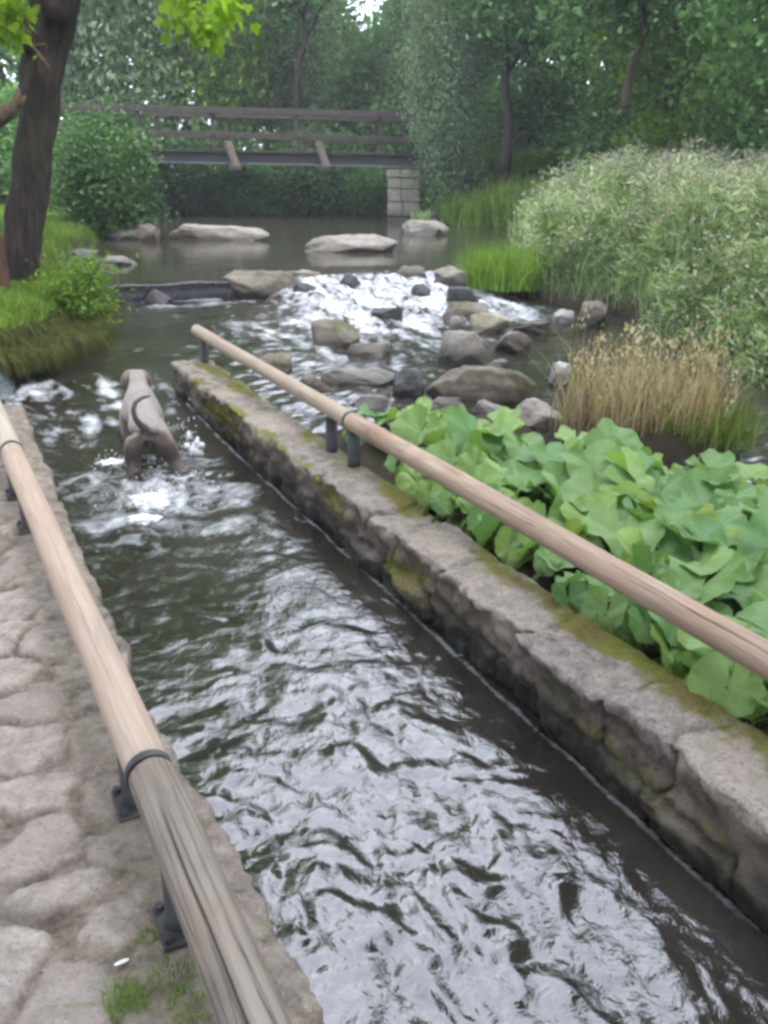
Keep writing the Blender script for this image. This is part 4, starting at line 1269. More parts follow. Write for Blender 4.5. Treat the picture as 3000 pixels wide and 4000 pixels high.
# ------------------------------------------------------------------ footbridge
def footbridge():
    yb = 27.0
    e = empty('footbridge', (-4.0, yb, 2.3), 'dark timber and steel footbridge crossing the pool', 'bridge')
    inv = Matrix.Translation(-Vector(e.location))
    xl, xr = -11.5, 1.1
    def zrail(x): return 3.43 + (0.13 - x) * 0.0125
    def beam_z(x): return 2.27 + (0.28 - x) * 0.006
    def plank(mb, x0, x1, y, zf, dz, hy, hz):
        for i in range(1):
            xs = np.linspace(x0, x1, 24)
            V = []
            for x in xs:
                for (a, b) in ((-hy, -hz), (hy, -hz), (hy, hz), (-hy, hz)):
                    V.append((x, y + a, zf(x) + dz + b))
            F = []
            for k in range(23):
                for q in range(4):
                    F.append([k * 4 + q, (k + 1) * 4 + q, (k + 1) * 4 + (q + 1) % 4, k * 4 + (q + 1) % 4])
            F += [[3, 2, 1, 0], [92, 93, 94, 95]]
            mb.add(np.array(V), np.array(F))
    for yy in (yb, yb + 2.2):
        mb = MB(); plank(mb, xl, xr, yy, beam_z, -0.15, 0.02, 0.125); plank(mb, xl, xr, yy, beam_z, -0.015, 0.09, 0.009); mb.build('beam', M['beam'], e, False)
        mb = MB(); plank(mb, xl, xr, yy, beam_z, -0.288, 0.10, 0.011); mb.build('flange', M['flange'], e, False)
        mb = MB(); plank(mb, xl, xr, yy - 0.02, zrail, -0.09, 0.05, 0.085); o = mb.build('handrail', M['bridge_wood'], e, False); bevel(o, 0.012)
        mb = MB(); plank(mb, xl, xr, yy - 0.02, zrail, -0.70, 0.025, 0.055); o = mb.build('mid_rail', M['bridge_wood'], e, False); bevel(o, 0.008)
        for u in (150, 300, 460, 640, 820):
            x = at_dist(u, 300, yb).x
            mb = MB(); mb.add(*box(x, yy + 0.06, (zrail(x) + beam_z(x)) / 2 - 0.06, 0.12, 0.10, zrail(x) - beam_z(x) - 0.02)); o = mb.build('post', M['bridge_wood'], e, False); bevel(o, 0.01)
    # deck planks
    mb = MB()
    x = xl
    k = 0
    while x < xr:
        mb.add(*box(x + 0.07, yb + 1.1, beam_z(x) + 0.035 + 0.004 * math.sin(k * 2.3), 0.13, 2.5, 0.05))
        x += 0.142
        k += 1
    mb.build('deck', M['bridge_wood'], e, False)
    # raking struts on outrigger brackets, near side
    for u in (500, 695):
        a = at_dist(u - 8, 306, yb - 0.22)
        b = at_dist(u + 12, 362, yb - 0.45)
        mb = MB()
        d = (b - a)
        rot = d.to_track_quat('Z', 'Y').to_matrix().to_4x4()
        c = (a + b) / 2
        mb.add(*box(c.x, c.y, c.z, 0.20, 0.12, d.length, rot))
        o = mb.build('strut', M['strut_wood'], e, False)
        bevel(o, 0.012)
        mb = MB()
        mb.add(*box(b.x - 0.04, yb - 0.15, b.z - 0.02, 0.34, 0.75, 0.10))
        o = mb.build('bracket', M['bridge_wood'], e, False)
        bevel(o, 0.01)
    # stone pier
    mb = MB()
    r = np.random.default_rng(8)
    x0 = at_dist(838, 400, yb).x
    x1 = at_dist(905, 400, yb).x
    zt = 1.9
    courses = [0.2, 0.62, 1.02, 1.38, 1.68, zt]
    for k in range(5):
        za, zb = courses[k], courses[k + 1]
        cuts = [x0 - r.uniform(0, .05), x0 + (x1 - x0) * r.uniform(.35, .65), x1 + r.uniform(0, .08)]
        for q in range(2):
            mb.add(*box((cuts[q] + cuts[q + 1]) / 2, yb + 0.75 + r.uniform(-.03, .03), (za + zb) / 2, cuts[q + 1] - cuts[q] - 0.015, 1.8, zb - za - 0.015))
    o = mb.build('pier', stone_mat('pale pier stone', (0.12, 0.11, 0.095), (0.27, 0.25, 0.22), (0.16, 0.14, 0.10), moss=.6, wet_z=0.6, wet_h=0.25, sc=1.1), e, False)
    bevel(o, 0.03)
    o['label'] = 'pale block stone pier at the right end'
    mb = MB()
    mb.add(*box((x0 + x1) / 2 + 0.3, yb + 0.8, zt + 0.045, x1 - x0 + 0.9, 1.9, 0.08))
    o = mb.build('pier_cap', M['bridge_wood'], e, False)
    bevel(o, 0.02)
    for ch in [o for o in bpy.data.objects if o.parent == e]:
        ch.matrix_parent_inverse = inv
footbridge()

# ------------------------------------------------------------------ grass, reeds, weeds
def blades(C, h, w, lean, r, droop=0.3, mat_t=None):
    """three segment curved blades; C (n,3)"""
    n = len(C)
    a = r.uniform(0, 2 * PI, n)
    d = np.stack([np.cos(a), np.sin(a), np.zeros(n)], 1)
    f = r.uniform(0, 2 * PI, n)
    sd3 = np.stack([np.cos(f), np.sin(f), np.zeros(n)], 1)
    h = np.broadcast_to(np.asarray(h, float), (n,))
    w = np.broadcast_to(np.asarray(w, float), (n,))
    ln = np.abs(r.normal(size=n)) * lean
    rows = []
    for k, tq in enumerate((0, 0.4, 0.75, 1.0)):
        up = np.stack([np.zeros(n), np.zeros(n), h * (tq - droop * ln * tq ** 3)], 1)
        out = d * (h * ln * tq ** 1.8)[:, None]
        ww = (w * (1, 0.85, 0.55, 0.08)[k])[:, None] * sd3 * 0.5
        rows += [C + up + out - ww, C + up + out + ww]
    V = np.stack(rows, 1).reshape(-1, 3)
    i = np.arange(n)[:, None] * 8
    F = np.concatenate([np.concatenate([i + 2 * k, i + 2 * k + 1, i + 2 * k + 3, i + 2 * k + 2], 1) for k in range(3)])
    tt = np.clip(r.normal(size=n) * 0.25 + 0.5, 0, 1)
    return V, F, np.repeat(tt, 8)
def grass_banks():
    r = np.random.default_rng(61)
    # left bank
    x = r.uniform(-7.5, -2.5, 65000)
    y = r.uniform(7.0, 12.6, 65000)
    x2 = r.uniform(-12, -4.5, 50000)
    y2 = r.uniform(12.6, 25, 50000)
    X, Y = np.concatenate([x, x2]), np.concatenate([y, y2])
    dl = np.interp(Y, *LX) - X
    k = (dl > 0.22) & (dl < 4.2)
    X, Y = X[k], Y[k]
    Zg = ground_z(X, Y)
    k = Zg > 0.44
    C = np.stack([X, Y, Zg - 0.01], 1)[k]
    dist = np.linalg.norm(C[:, :2], axis=1)
    V, Fc, tt = blades(C, (0.10 + 0.07 * r.uniform(size=len(C))) * (1 + 0.5 * perlin(C[:, 0] * 1.2, C[:, 1] * 1.2)), 0.006 + 0.0009 * dist, 0.6, r)
    o = link('bank_grass', mesh_from('bank_grass', V, Fc, M['grass'], {'tint': tt}, False))
    tag(o, 'short bright grass covering the left bank under the thick trunk', 'grass', kind='stuff')
    # drooping fringe over the undercut of the left bank
    Y = r.uniform(7.2, 11.2, 24000)
    X = np.interp(Y, *LX) - r.uniform(-0.02, 0.45, 24000)
    C = np.stack([X, Y, np.maximum(ground_z(X, Y), 0.36)], 1)
    n = len(C)
    Z0 = C[:, 2]
    L = r.uniform(0.05, 0.30, n) * (1 + 0.5 * perlin(X * 3, Y * 3))
    outd = np.stack([0.75 + 0 * Y, -0.66 + 0 * Y, 0 * Y], 1) + r.normal(size=(n, 3)) * 0.6
    outd[:, 2] = 0
    rows = []
    sdv = r.normal(size=(n, 3)) * np.array([1, 1, 0])
    sdv /= np.linalg.norm(sdv, axis=1)[:, None]
    for k2, tq in enumerate((0, 0.35, 0.7, 1.0)):
        pos = C + outd * (L * (tq - 0.3 * tq ** 2) * 0.7)[:, None] + np.stack([0 * L, 0 * L, L * (0.9 * tq - 1.5 * tq ** 2)], 1)
        ww = sdv * (0.007 * (1, .85, .55, .1)[k2]) * 0.5
        rows += [pos - ww, pos + ww]
    V = np.stack(rows, 1).reshape(-1, 3)
    i = np.arange(n)[:, None] * 8
    Fc = np.concatenate([np.concatenate([i + 2 * q, i + 2 * q + 1, i + 2 * q + 3, i + 2 * q + 2], 1) for q in range(3)])
    o = link('overhanging_grass', mesh_from('overhanging_grass', V, Fc, M['grass_dark'], {'tint': np.repeat(np.clip(r.normal(size=n) * .3 + .45, 0, 1), 8)}, False))
    tag(o, 'olive brown grass drooping over the undercut left bank', 'grass', kind='stuff')
    # grass of the bank right of the pier
    X = r.uniform(0.9, 6.5, 30000)
    Y = 26.05 + 3.0 * r.uniform(0, 1, 30000) ** 2.2
    C = np.stack([X, Y, ground_z(X, Y) - 0.02], 1)
    C = C[C[:, 2] > 0.35]
    V, Fc, tt = blades(C, 0.30 + 0.35 * r.uniform(size=len(C)), 0.03, 0.9, r)
    o = link('far_bank_grass', mesh_from('far_bank_grass', V, Fc, M['grass'], {'tint': tt}, False))
    tag(o, 'green grass on the bank right of the bridge pier', 'grass', kind='stuff')
grass_banks()
def tuft(name, x, y, z, rad, n, h, w, mat, lean, label, cat, seed, ry=None):
    r = np.random.default_rng(seed)
    a = r.uniform(0, 2 * PI, n)
    q = rad * np.sqrt(r.uniform(size=n))
    X, Y = q * np.cos(a), q * np.sin(a) * ((ry or rad) / rad)
    Zg = ground_z(X + x, Y + y) if z is None else np.full(n, z)
    base = gz(x, y) if z is None else z
    V, Fc, tt = blades(np.stack([X, Y, np.maximum(Zg - base, -0.25)], 1), h * r.uniform(0.55, 1.1, n), w, lean, r)
    o = link(name, mesh_from(name, V, Fc, mat, {'tint': tt}, False))
    o.location = (x, y, base)
    tag(o, label, cat)
    return o
for k, (u, v, lev, rad, n, h, w, mt, ln, lab) in enumerate([
  (1085, 612, .42, 0.55, 1300, 0.62, 0.016, 'sedge', 0.55, 'bright green sedge tuft at the right end of the rapids lip'),
  (1050, 478, .55, 1.3, 1500, 1.0, 0.028, 'sedge', 0.6, 'tall green sedge in front of the far grassy bank'),
  (1165, 485, .55, 1.3, 1500, 1.35, 0.03, 'grass', 0.5, 'tall dark grass clump at the right end of the pool'),
  (968, 470, .55, 0.7, 700, 0.9, 0.028, 'grass', 0.6, 'grass clump beside the bridge pier'),
  (1245, 640, .25, 0.16, 60, 0.75, 0.012, 'reed', 0.25, 'few tall yellow stalks at the edge of the right weeds')]):
    a = on_level(u, v, lev)
    tuft('grass_tuft', a.x, a.y, lev - 0.05, rad, n, h, w, M[mt], ln, lab, 'grass', 200 + k)
a = on_level(908, 478, 0.72)
tuft('small_plant', a.x, a.y + 0.4, 0.62, 0.22, 90, 0.42, 0.03, M['weed'], 0.6, 'small plant growing on the pointed pale boulder', 'plant', 230)
# dry reed clump
def reeds():
    r = np.random.default_rng(66)
    e = empty('reed_clump', (1.85, 6.1, 0.15), 'dense clump of dry tan reeds on the islet', 'reeds')
    n = 1350
    a = r.uniform(0, 2 * PI, n)
    q = np.sqrt(r.uniform(size=n))
    X, Y = 0.60 * q * np.cos(a), 0.46 * q * np.sin(a)
    X = X + Y * 0.25 + 0.06 * r.normal(size=n)
    C = np.stack([X, Y, 0 * X - 0.05], 1)
    hh = 0.66 * r.uniform(0.35, 1.15, n) * (1 + 0.35 * perlin(X * 4, Y * 4))
    V, Fc, tt = blades(C, hh, 0.0075, 0.36, r)
    tt = np.clip(tt + np.repeat(r.normal(size=n) * 0.2, 8), 0, 1)
    o = link('dry_stems', mesh_from('dry_stems', V, Fc, M['reed'], {'tint': tt}, False), e)
    # seed heads
    k = r.uniform(size=n) < 0.10
    Ck = np.stack([X, Y, hh * 0.93], 1)[k]
    hs = []
    V2, F2, t2 = leaves(np.repeat(Ck, 5, 0) + r.normal(size=(5 * k.sum(), 3)) * np.array([.025, .025, .04]), 0.035, 0.1, r=r, dirs=np.tile([0, 0, 1.0], (5 * k.sum(), 1)))
    sh = link('seed_heads', mesh_from('seed_heads', V2, F2, M['reed'], {'tint': np.clip(t2 + .2, 0, 1)}, False), e)
    sh['kind'] = 'stuff'
    n = 700
    a = r.uniform(0, 2 * PI, n)
    q = np.sqrt(r.uniform(size=n))
    C = np.stack([0.3 + 0.5 * q * np.cos(a), -0.1 + 0.42 * q * np.sin(a), 0 * q - 0.05], 1)
    V, Fc, tt = blades(C, 0.36 * r.uniform(0.5, 1.1, n), 0.011, 0.4, r)
    link('green_stems', mesh_from('green_stems', V, Fc, M['reed_green'], {'tint': tt}, False), e)
reeds()
def weeds():
    r = np.random.default_rng(67)
    n = 5200
    Y = r.uniform(5.5, 21.5, n)
    dr = r.uniform(0, 1, n) ** 1.2 * 6.0 + 0.12
    X = np.interp(Y, *RX) + dr
    keep = ~((Y < 7) & (dr < 0.3)) & ((X / Y) < 0.62) & (dr > np.where(Y > 10.5, 0.5, 0.12)) & (fbm(X * 1.1 + 5, Y * 1.1, oct=3) > -0.42)
    X, Y, dr = X[keep], Y[keep], dr[keep]
    n = len(X)
    Zg = ground_z(X, Y)
    hmax = 0.28 + 0.75 * smooth(0.0, 2.4, dr) + 0.28 * perlin(X * 0.8, Y * 0.8) + 0.12 * perlin(X * 2.5, Y * 2.5) + 0.25 * smooth(12, 16, Y)
    hmax = hmax * (0.92 + 0.45 * perlin(X * 1.7 + 9, Y * 1.7))
    hh = np.maximum(0.22, hmax * r.uniform(0.55, 1.15, n) * np.where(r.uniform(size=n) < 0.06, 1.3, 1.0))
    hh = np.minimum(hh, np.maximum(0.25, 1.72 + 0.03 * (Y - 9) + 0.30 * perlin(X * 0.9, Y * 0.9) + 0.13 * r.normal(size=n) - Zg))
    # stems
    mb = MB()
    C = np.stack([X, Y, Zg - 0.02], 1)
    V, Fc, tt = blades(C, hh, 0.012, 0.22, r)
    mb.add(V, Fc, tint=tt * 0.6)
    # lance leaves along each stem
    per = 15
    tq = np.tile(np.linspace(0.22, 1.0, per), n) + r.uniform(-.04, .04, n * per)
    base = np.repeat(C, per, 0)
    base[:, 2] += tq * np.repeat(hh, per)
    base[:, :2] += r.normal(size=(n * per, 2)) * 0.05
    aa = r.uniform(0, 2 * PI, n * per)
    dirs = np.stack([np.cos(aa), np.sin(aa), 0.45 + 0 * aa], 1)
    pt = np.repeat(np.clip(0.5 + 0.55 * fbm(X * 0.9, Y * 0.9, oct=3) + r.normal(size=n) * 0.12, 0, 1), per)
    V, Fc, tt = leaves(base, 0.15 * r.uniform(0.45, 1.5, n * per), 0.35, np.clip(pt + r.normal(size=n * per) * 0.18 + 0.12 * (tq - 0.6), 0, 1), aspect=0.2, r=r, dirs=dirs)
    mb.add(V, Fc, tint=tt)
    # long thin grass growing through
    gk = r.integers(0, n, 9000)
    Cg = C[gk] + r.normal(size=(9000, 3)) * np.array([.15, .15, 0])
    V, Fc, tt = blades(Cg, hh[gk] * r.uniform(0.7, 1.18, 9000), 0.013, 0.5, r)
    mb.add(V, Fc, tint=np.clip(tt + 0.25, 0, 1))
    # low growth along the water's edge
    m = 9000
    Yl = r.uniform(6.8, 17, m)
    Xl = np.interp(Yl, *RX) + r.uniform(-0.12, 1.1, m)
    Zl = ground_z(Xl, Yl)
    ok = Zl > np.where(Yl > 12.6, 0.5, 0.22)
    V, Fc, tt = blades(np.stack([Xl, Yl, Zl - 0.02], 1)[ok], r.uniform(0.14, 0.42, ok.sum()), 0.012, 0.8, r)
    mb.add(V, Fc, tint=np.clip(tt * 0.8, 0, 1))
    o = mb.build('riverside_weeds', M['weed'], None, False)
    tag(o, 'dense tall pale green weeds covering the right bank', 'weeds', kind='stuff')
    k = (r.uniform(size=n) < 0.30 + 0.4 * smooth(1.0, 3.0, dr))
    Ck = C[k].copy()
    Ck[:, 2] += hh[k] * 1.04
    m = 13
    P = np.repeat(Ck, m, 0) + r.normal(size=(len(Ck) * m, 3)) * np.array([.07, .07, .07])
    V, Fc, tt = leaves(P, 0.05, 0.3, r=r, aspect=0.7)
    o = link('weed_blossom', mesh_from('weed_blossom', V, Fc, M['seedhead'], {'tint': tt}, False))
    tag(o, 'pale pinkish seed heads topping the right bank weeds', 'blossom', kind='stuff')
weeds()

# ------------------------------------------------------------------ butterbur leaves, each rising on its own stalk
def butterbur_mat(name, a, b, vein):
    t = NT(name)
    c = t.mix(t.noise(t.obj(), 7, 4), a, b)
    c = t.mix(t.ramp(t.attr('vein'), [(0.3, 0.0), (1.0, 0.2)]), c, vein)
    rnd = t.n('ObjectInfo').outputs['Random']
    c = t.mix(1.0, c, t.ramp(rnd, [(0.0, (0.66, 0.78, 0.72)), (0.6, (1.05, 1.0, 0.95)), (1.0, (1.35, 1.2, 0.9))]), 'MULTIPLY')
    d = t.bsdf(c, 0.5, t.bump(t.attr('vein'), 0.2, 0.006), spec=0.35)
    tr = t.n('BsdfTranslucent', None, Color=t.mix(1.0, c, (1.3, 1.4, 0.6), 'MULTIPLY')).outputs[0]
    ms = t.n('MixShader', None, Fac=0.3)
    t.t.links.new(d, ms.inputs[1])
    t.t.links.new(tr, ms.inputs[2])
    return t.done(ms.outputs[0])
M['butterbur'] = butterbur_mat('butterbur leaf', (0.14, 0.255, 0.080), (0.235, 0.375, 0.155), (0.30, 0.42, 0.22))
M['butterbur_y'] = butterbur_mat('yellowing butterbur leaf', (0.17, 0.25, 0.03), (0.25, 0.33, 0.05), (0.36, 0.42, 0.12))
def butterbur_leaf(seed, mat):
    r = np.random.default_rng(seed)
    na, nr = 64, 12
    a = np.linspace(-PI + 0.16, PI - 0.16, na)
    q = np.linspace(0.02, 1, nr)
    A, Q = np.meshgrid(a, q, indexing='ij')
    out = 0.92 + 0.10 * np.cos(A) + 0.16 * np.exp(-((np.abs(A) - 2.4) / 0.45) ** 2) + 0.03 * np.sin(A * 9 + seed) + 0.015 * np.sin(A * 23)
    X = Q * out * np.cos(A)
    Y = Q * out * np.sin(A) * 1.08
    cup = r.uniform(-0.35, 0.35)
    Zz = cup * Q ** 2 + 0.22 * np.abs(Y) * r.uniform(0.2, 1.9) - r.uniform(0.1, 0.5) * np.clip(X, 0, 2) ** 2 + 0.14 * Q ** 2 * np.sin(A * 3 + seed) + 0.07 * Q ** 2 * np.sin(A * 7 + 2 * seed) + 0.04 * fbm(X * 2 + seed, Y * 2, oct=3)
    vein = np.zeros_like(A)
    for va in (-2.3, -1.5, -0.8, -0.3, 0.0, 0.3, 0.8, 1.5, 2.3):
        vein = np.maximum(vein, np.exp(-((A - va) * (Q + .05) / 0.035) ** 2))
    Zz = Zz - 0.007 * vein * Q
    return mesh_from('leaf', np.stack([X, Y, Zz], -1).reshape(-1, 3), grid_faces(na, nr), mat, {'vein': vein.ravel()})
def butterbur():
    r = np.random.default_rng(77)
    LM = [butterbur_leaf(k, M['butterbur']) for k in range(11)] + [butterbur_leaf(k + 19, M['butterbur_y']) for k in range(2)]
    SM = []
    for k in range(4):
        mb = MB()
        mb.add(*tube(curve((0, 0, -1.0), (0, 0, 0), 8, 0.7, k), np.linspace(0.016, 0.01, 8), 8))
        SM.append(mb.mesh('stalk', M['reed_green']))
    spots = []
    tries = 0
    while tries < 9000:
        tries += 1
        s, n = r.uniform(0.0, 5.3), r.uniform(1.98, 3.9)
        x, y, _ = sn(s, n)
        back = np.interp(x, [-0.2, 0.2, 0.5, 0.75, 1.1, 1.5, 2.2, 4.0], [5.4, 5.4, 5.2, 4.85, 4.72, 4.75, 4.85, 4.8])
        if y > back or x / max(y, .1) > 0.62 or (n < 2.35 and 4.1 < s < 4.9):
            continue
        if (x < 0.05 and n < 2.2) or (n < 2.05 and fbm(np.array([s * 1.3]), np.array([4.0]), oct=2)[0] < 0.35):
            continue
        sc = r.uniform(0.08, 0.178) * np.interp(n, [1.98, 2.4], [0.55, 1.0]) * np.interp(y, [4.2, 5.4], [1.05, 0.9])
        if all((s - a) ** 2 + (n - b) ** 2 > (0.72 * (sc + c)) ** 2 * 0.45 for a, b, c in spots):
            spots.append((s, n, sc))
    cnt = 0
    for (s, n, sc) in spots[:290]:
        x, y, _ = sn(s, n)
        g = max(0.02, gz(x, y)) if n > 2.04 else 0.21
        hgt = (0.09 + 0.09 * smooth(2.05, 2.5, n) + r.uniform(-0.03, 0.08)) if n < 2.5 else 0.195 + r.uniform(-0.08, 0.09)
        hgt = float(hgt)
        yel = (x > 2.05 and y > 4.4 and r.uniform() < 0.55) or r.uniform() < 0.04
        lab = 'yellowing round butterbur leaf among the green ones behind the right railing' if yel else (
              'small green butterbur leaf drooping over the mossy back edge of the wall' if n < 2.3 else 'broad green butterbur leaf on a stalk in the patch behind the right railing')
        grp = 'yellowing butterbur leaves' if yel else ('butterbur leaves at the wall edge' if n < 2.3 else 'butterbur leaves behind the right railing')
        e = empty('butterbur_plant', (x, y, g), lab, 'plant', grp)
        lf = link('leaf', LM[11 + cnt % 2] if yel else LM[int(r.integers(11))], e)
        lf.location = (0, 0, hgt)
        lf.scale = (sc, sc, sc)
        # face outwards, tipped towards the light and the viewer
        az = math.atan2(-1.0, 0.0) + r.normal() * 1.0
        lf.rotation_euler = (r.normal() * 0.32, 0.24 + r.normal() * 0.32 + (0.35 if n < 2.3 else 0), az)
        st = link('stalk', SM[cnt % 4], e)
        st.location = (0, 0, hgt - 0.004)
        st.scale = (1, 1, hgt + 0.05)
        st.rotation_euler = (r.normal() * 0.05, r.normal() * 0.05, 0)
        cnt += 1
    print('butterbur', cnt)
butterbur()
# low greenery at the back of the wall and weeds on the path
for k, (s, n, rad, num, h, lab) in enumerate([(2.2, 2.1, 0.16, 160, 0.09, 'grass tuft in the moss at the back of the wall near the viewer'), (3.2, 2.08, 0.14, 120, 0.08, 'grass tuft in the moss at the back of the wall, middle one'),
                                              (1.7, 2.12, 0.2, 200, 0.13, 'grass tuft under the near end of the brown log')]):
    x, y, _ = sn(s, n)
    tuft('grass_tuft', x, y, 0.24, rad, num, h, 0.007, M['grass'], 0.8, lab, 'grass', 300 + k)
for k, (u, v, rad, num, h, lab) in enumerate([(275, 2165, 0.045, 130, 0.05, 'small grass tuft on the path beside the grey log'), (372, 2110, 0.05, 90, 0.035, 'tiny green weed on the path under the near post'), (318, 2025, 0.02, 40, 0.03, 'tiny sprig of grass beside the base of the near post'), (410, 2180, 0.05, 90, 0.035, 'low weed under the grey log at the bottom edge')]):
    a = on_level(u, v, 0.31)
    tuft('grass_tuft', a.x, a.y, 0.305, rad, num, h, 0.0028, M['grass'], 0.9, lab, 'grass', 320 + k)
a = on_level(263, 2082, 0.312)
V = np.array([(x * 0.016, y * 0.0052 * math.sqrt(max(0, 1 - x * x)), 0.0015 + 0.004 * (1 - y * y) * (1 - x * x)) for x in np.linspace(-1, 1, 13) for y in np.linspace(-1, 1, 5)])
t = NT('white paper'); m = t.done(t.bsdf((0.8, 0.8, 0.8), 0.7))
o = link('paper_scrap', mesh_from('paper_scrap', V, grid_faces(13, 5), m))
o.location = (a.x, a.y, 0.316)
o.rotation_euler.z = 0.55
tag(o, 'small white scrap lying on the path stones', 'litter')

# ------------------------------------------------------------------ waterfall from the left bank and splashes
t = NT('falling water')
p = t.pos()
nn = t.noise(t.stretch(p, (9, 9, 0.5)), 6, 6, 0.65)
ms = t.n('MixShader', None, Fac=t.ramp(nn, [(0.35, 0.15), (0.65, 0.85)]))
t.t.links.new(t.bsdf((0.03, 0.04, 0.045), 0.25, t.bump(nn, 0.5, 0.03), spec=0.5, IOR=1.33), ms.inputs[1])
t.t.links.new(t.bsdf((0.16, 0.18, 0.19), 0.35), ms.inputs[2])
M['fall'] = t.done(ms.outputs[0])
def waterfall():
    u = np.linspace(0, 1, 50)
    v = np.linspace(0, 1, 26)
    U, W = np.meshgrid(u, v, indexing='ij')
    a, b = np.array((-4.3, 7.2, 0.42)), np.array((-3.13, 7.16, 0.38))
    P = a + (b - a) * U[..., None]
    P[..., 1] += -0.38 * W ** 0.7 + 0.03 * fbm(U * 9, W * 1.2, oct=3)
    P[..., 0] += 0.10 * W
    P[..., 2] += -0.46 * W ** 1.8 - 0.30 * smooth(0.86, 1.0, U + 0.03 * fbm(W * 3, U * 5, oct=3)) * (1 - W)
    P[..., 1] += 0.16 * smooth(0.86, 1.0, U) * (1 - W)
    o = link('waterfall', mesh_from('waterfall', P.reshape(-1, 3), grid_faces(50, 26), M['fall']))
    tag(o, 'thin sheet of water falling into the channel at the left edge', 'water', kind='structure')
waterfall()
def splash():
    r = np.random.default_rng(88)
    t = NT('white splash')
    p = t.pos()
    n = t.noise(p, 40, 4)
    d = t.bsdf((0.86, 0.88, 0.93), 0.35, t.bump(n, 0.5, 0.01), spec=0.4)
    m = t.done(d)
    mb = MB()
    c0 = on_level(320, 1085, 0.0)
    c1 = on_level(405, 1000, 0.0)
    c2 = on_level(240, 1000, 0.0)
    # foamy mound
    lumps = [(c0, 0.10, 0.08, 0.035), (c0 + Vector((0.07, -0.06, 0)), 0.07, 0.05, 0.026), (c0 + Vector((-0.08, 0.03, 0)), 0.07, 0.05, 0.022),
             (c0 + Vector((0.05, -0.28, 0)), 0.09, 0.05, 0.02), (c2, 0.08, 0.07, 0.014)]
    for q in range(16):
        lumps.append((c1 + Vector((r.normal() * 0.045, 0.18 + r.normal() * 0.04, abs(r.normal()) * 0.07)), r.uniform(.008, .022), r.uniform(.008, .02), r.uniform(.012, .035)))
    for k, (c, sx, sy, sz) in enumerate(lumps):
        V = ICO_V[:] * (1 + 0.5 * fbm(ICO_V[:, 0] * 2.4 + k * 7, ICO_V[:, 1] * 2.4, ICO_V[:, 2] * 2.4, 5, 0.6)[:, None])
        mb.add(V * [sx, sy, sz] + np.array(c), ICO_F)
    # droplets
    oct_v = np.array([(1, 0, 0), (-1, 0, 0), (0, 1, 0), (0, -1, 0), (0, 0, 1), (0, 0, -1.0)])
    oct_f = np.array([(0, 2, 4), (2, 1, 4), (1, 3, 4), (3, 0, 4), (2, 0, 5), (1, 2, 5), (3, 1, 5), (0, 3, 5)])
    for (c, num, sp, hz) in ((c0, 120, 0.17, 0.07), (c1 + Vector((-0.03, 0.18, 0)), 110, 0.08, 0.22), (c2, 60, 0.13, 0.05), (c0 + Vector((0, 0.3, 0)), 40, 0.25, 0.06)):
        for _ in range(num):
            q = np.array([r.normal() * sp * 0.6, r.normal() * sp * 0.6, abs(r.normal()) * hz * 0.6])
            mb.add(oct_v * r.uniform(0.0018, 0.006) * np.array([1, 1, r.uniform(.8, 2)]) + np.array(c) + q, oct_f)
    o = mb.build('splash', m)
    tag(o, 'white splash and droplets kicked up around the legs of the dog', 'splash', kind='stuff')
splash()

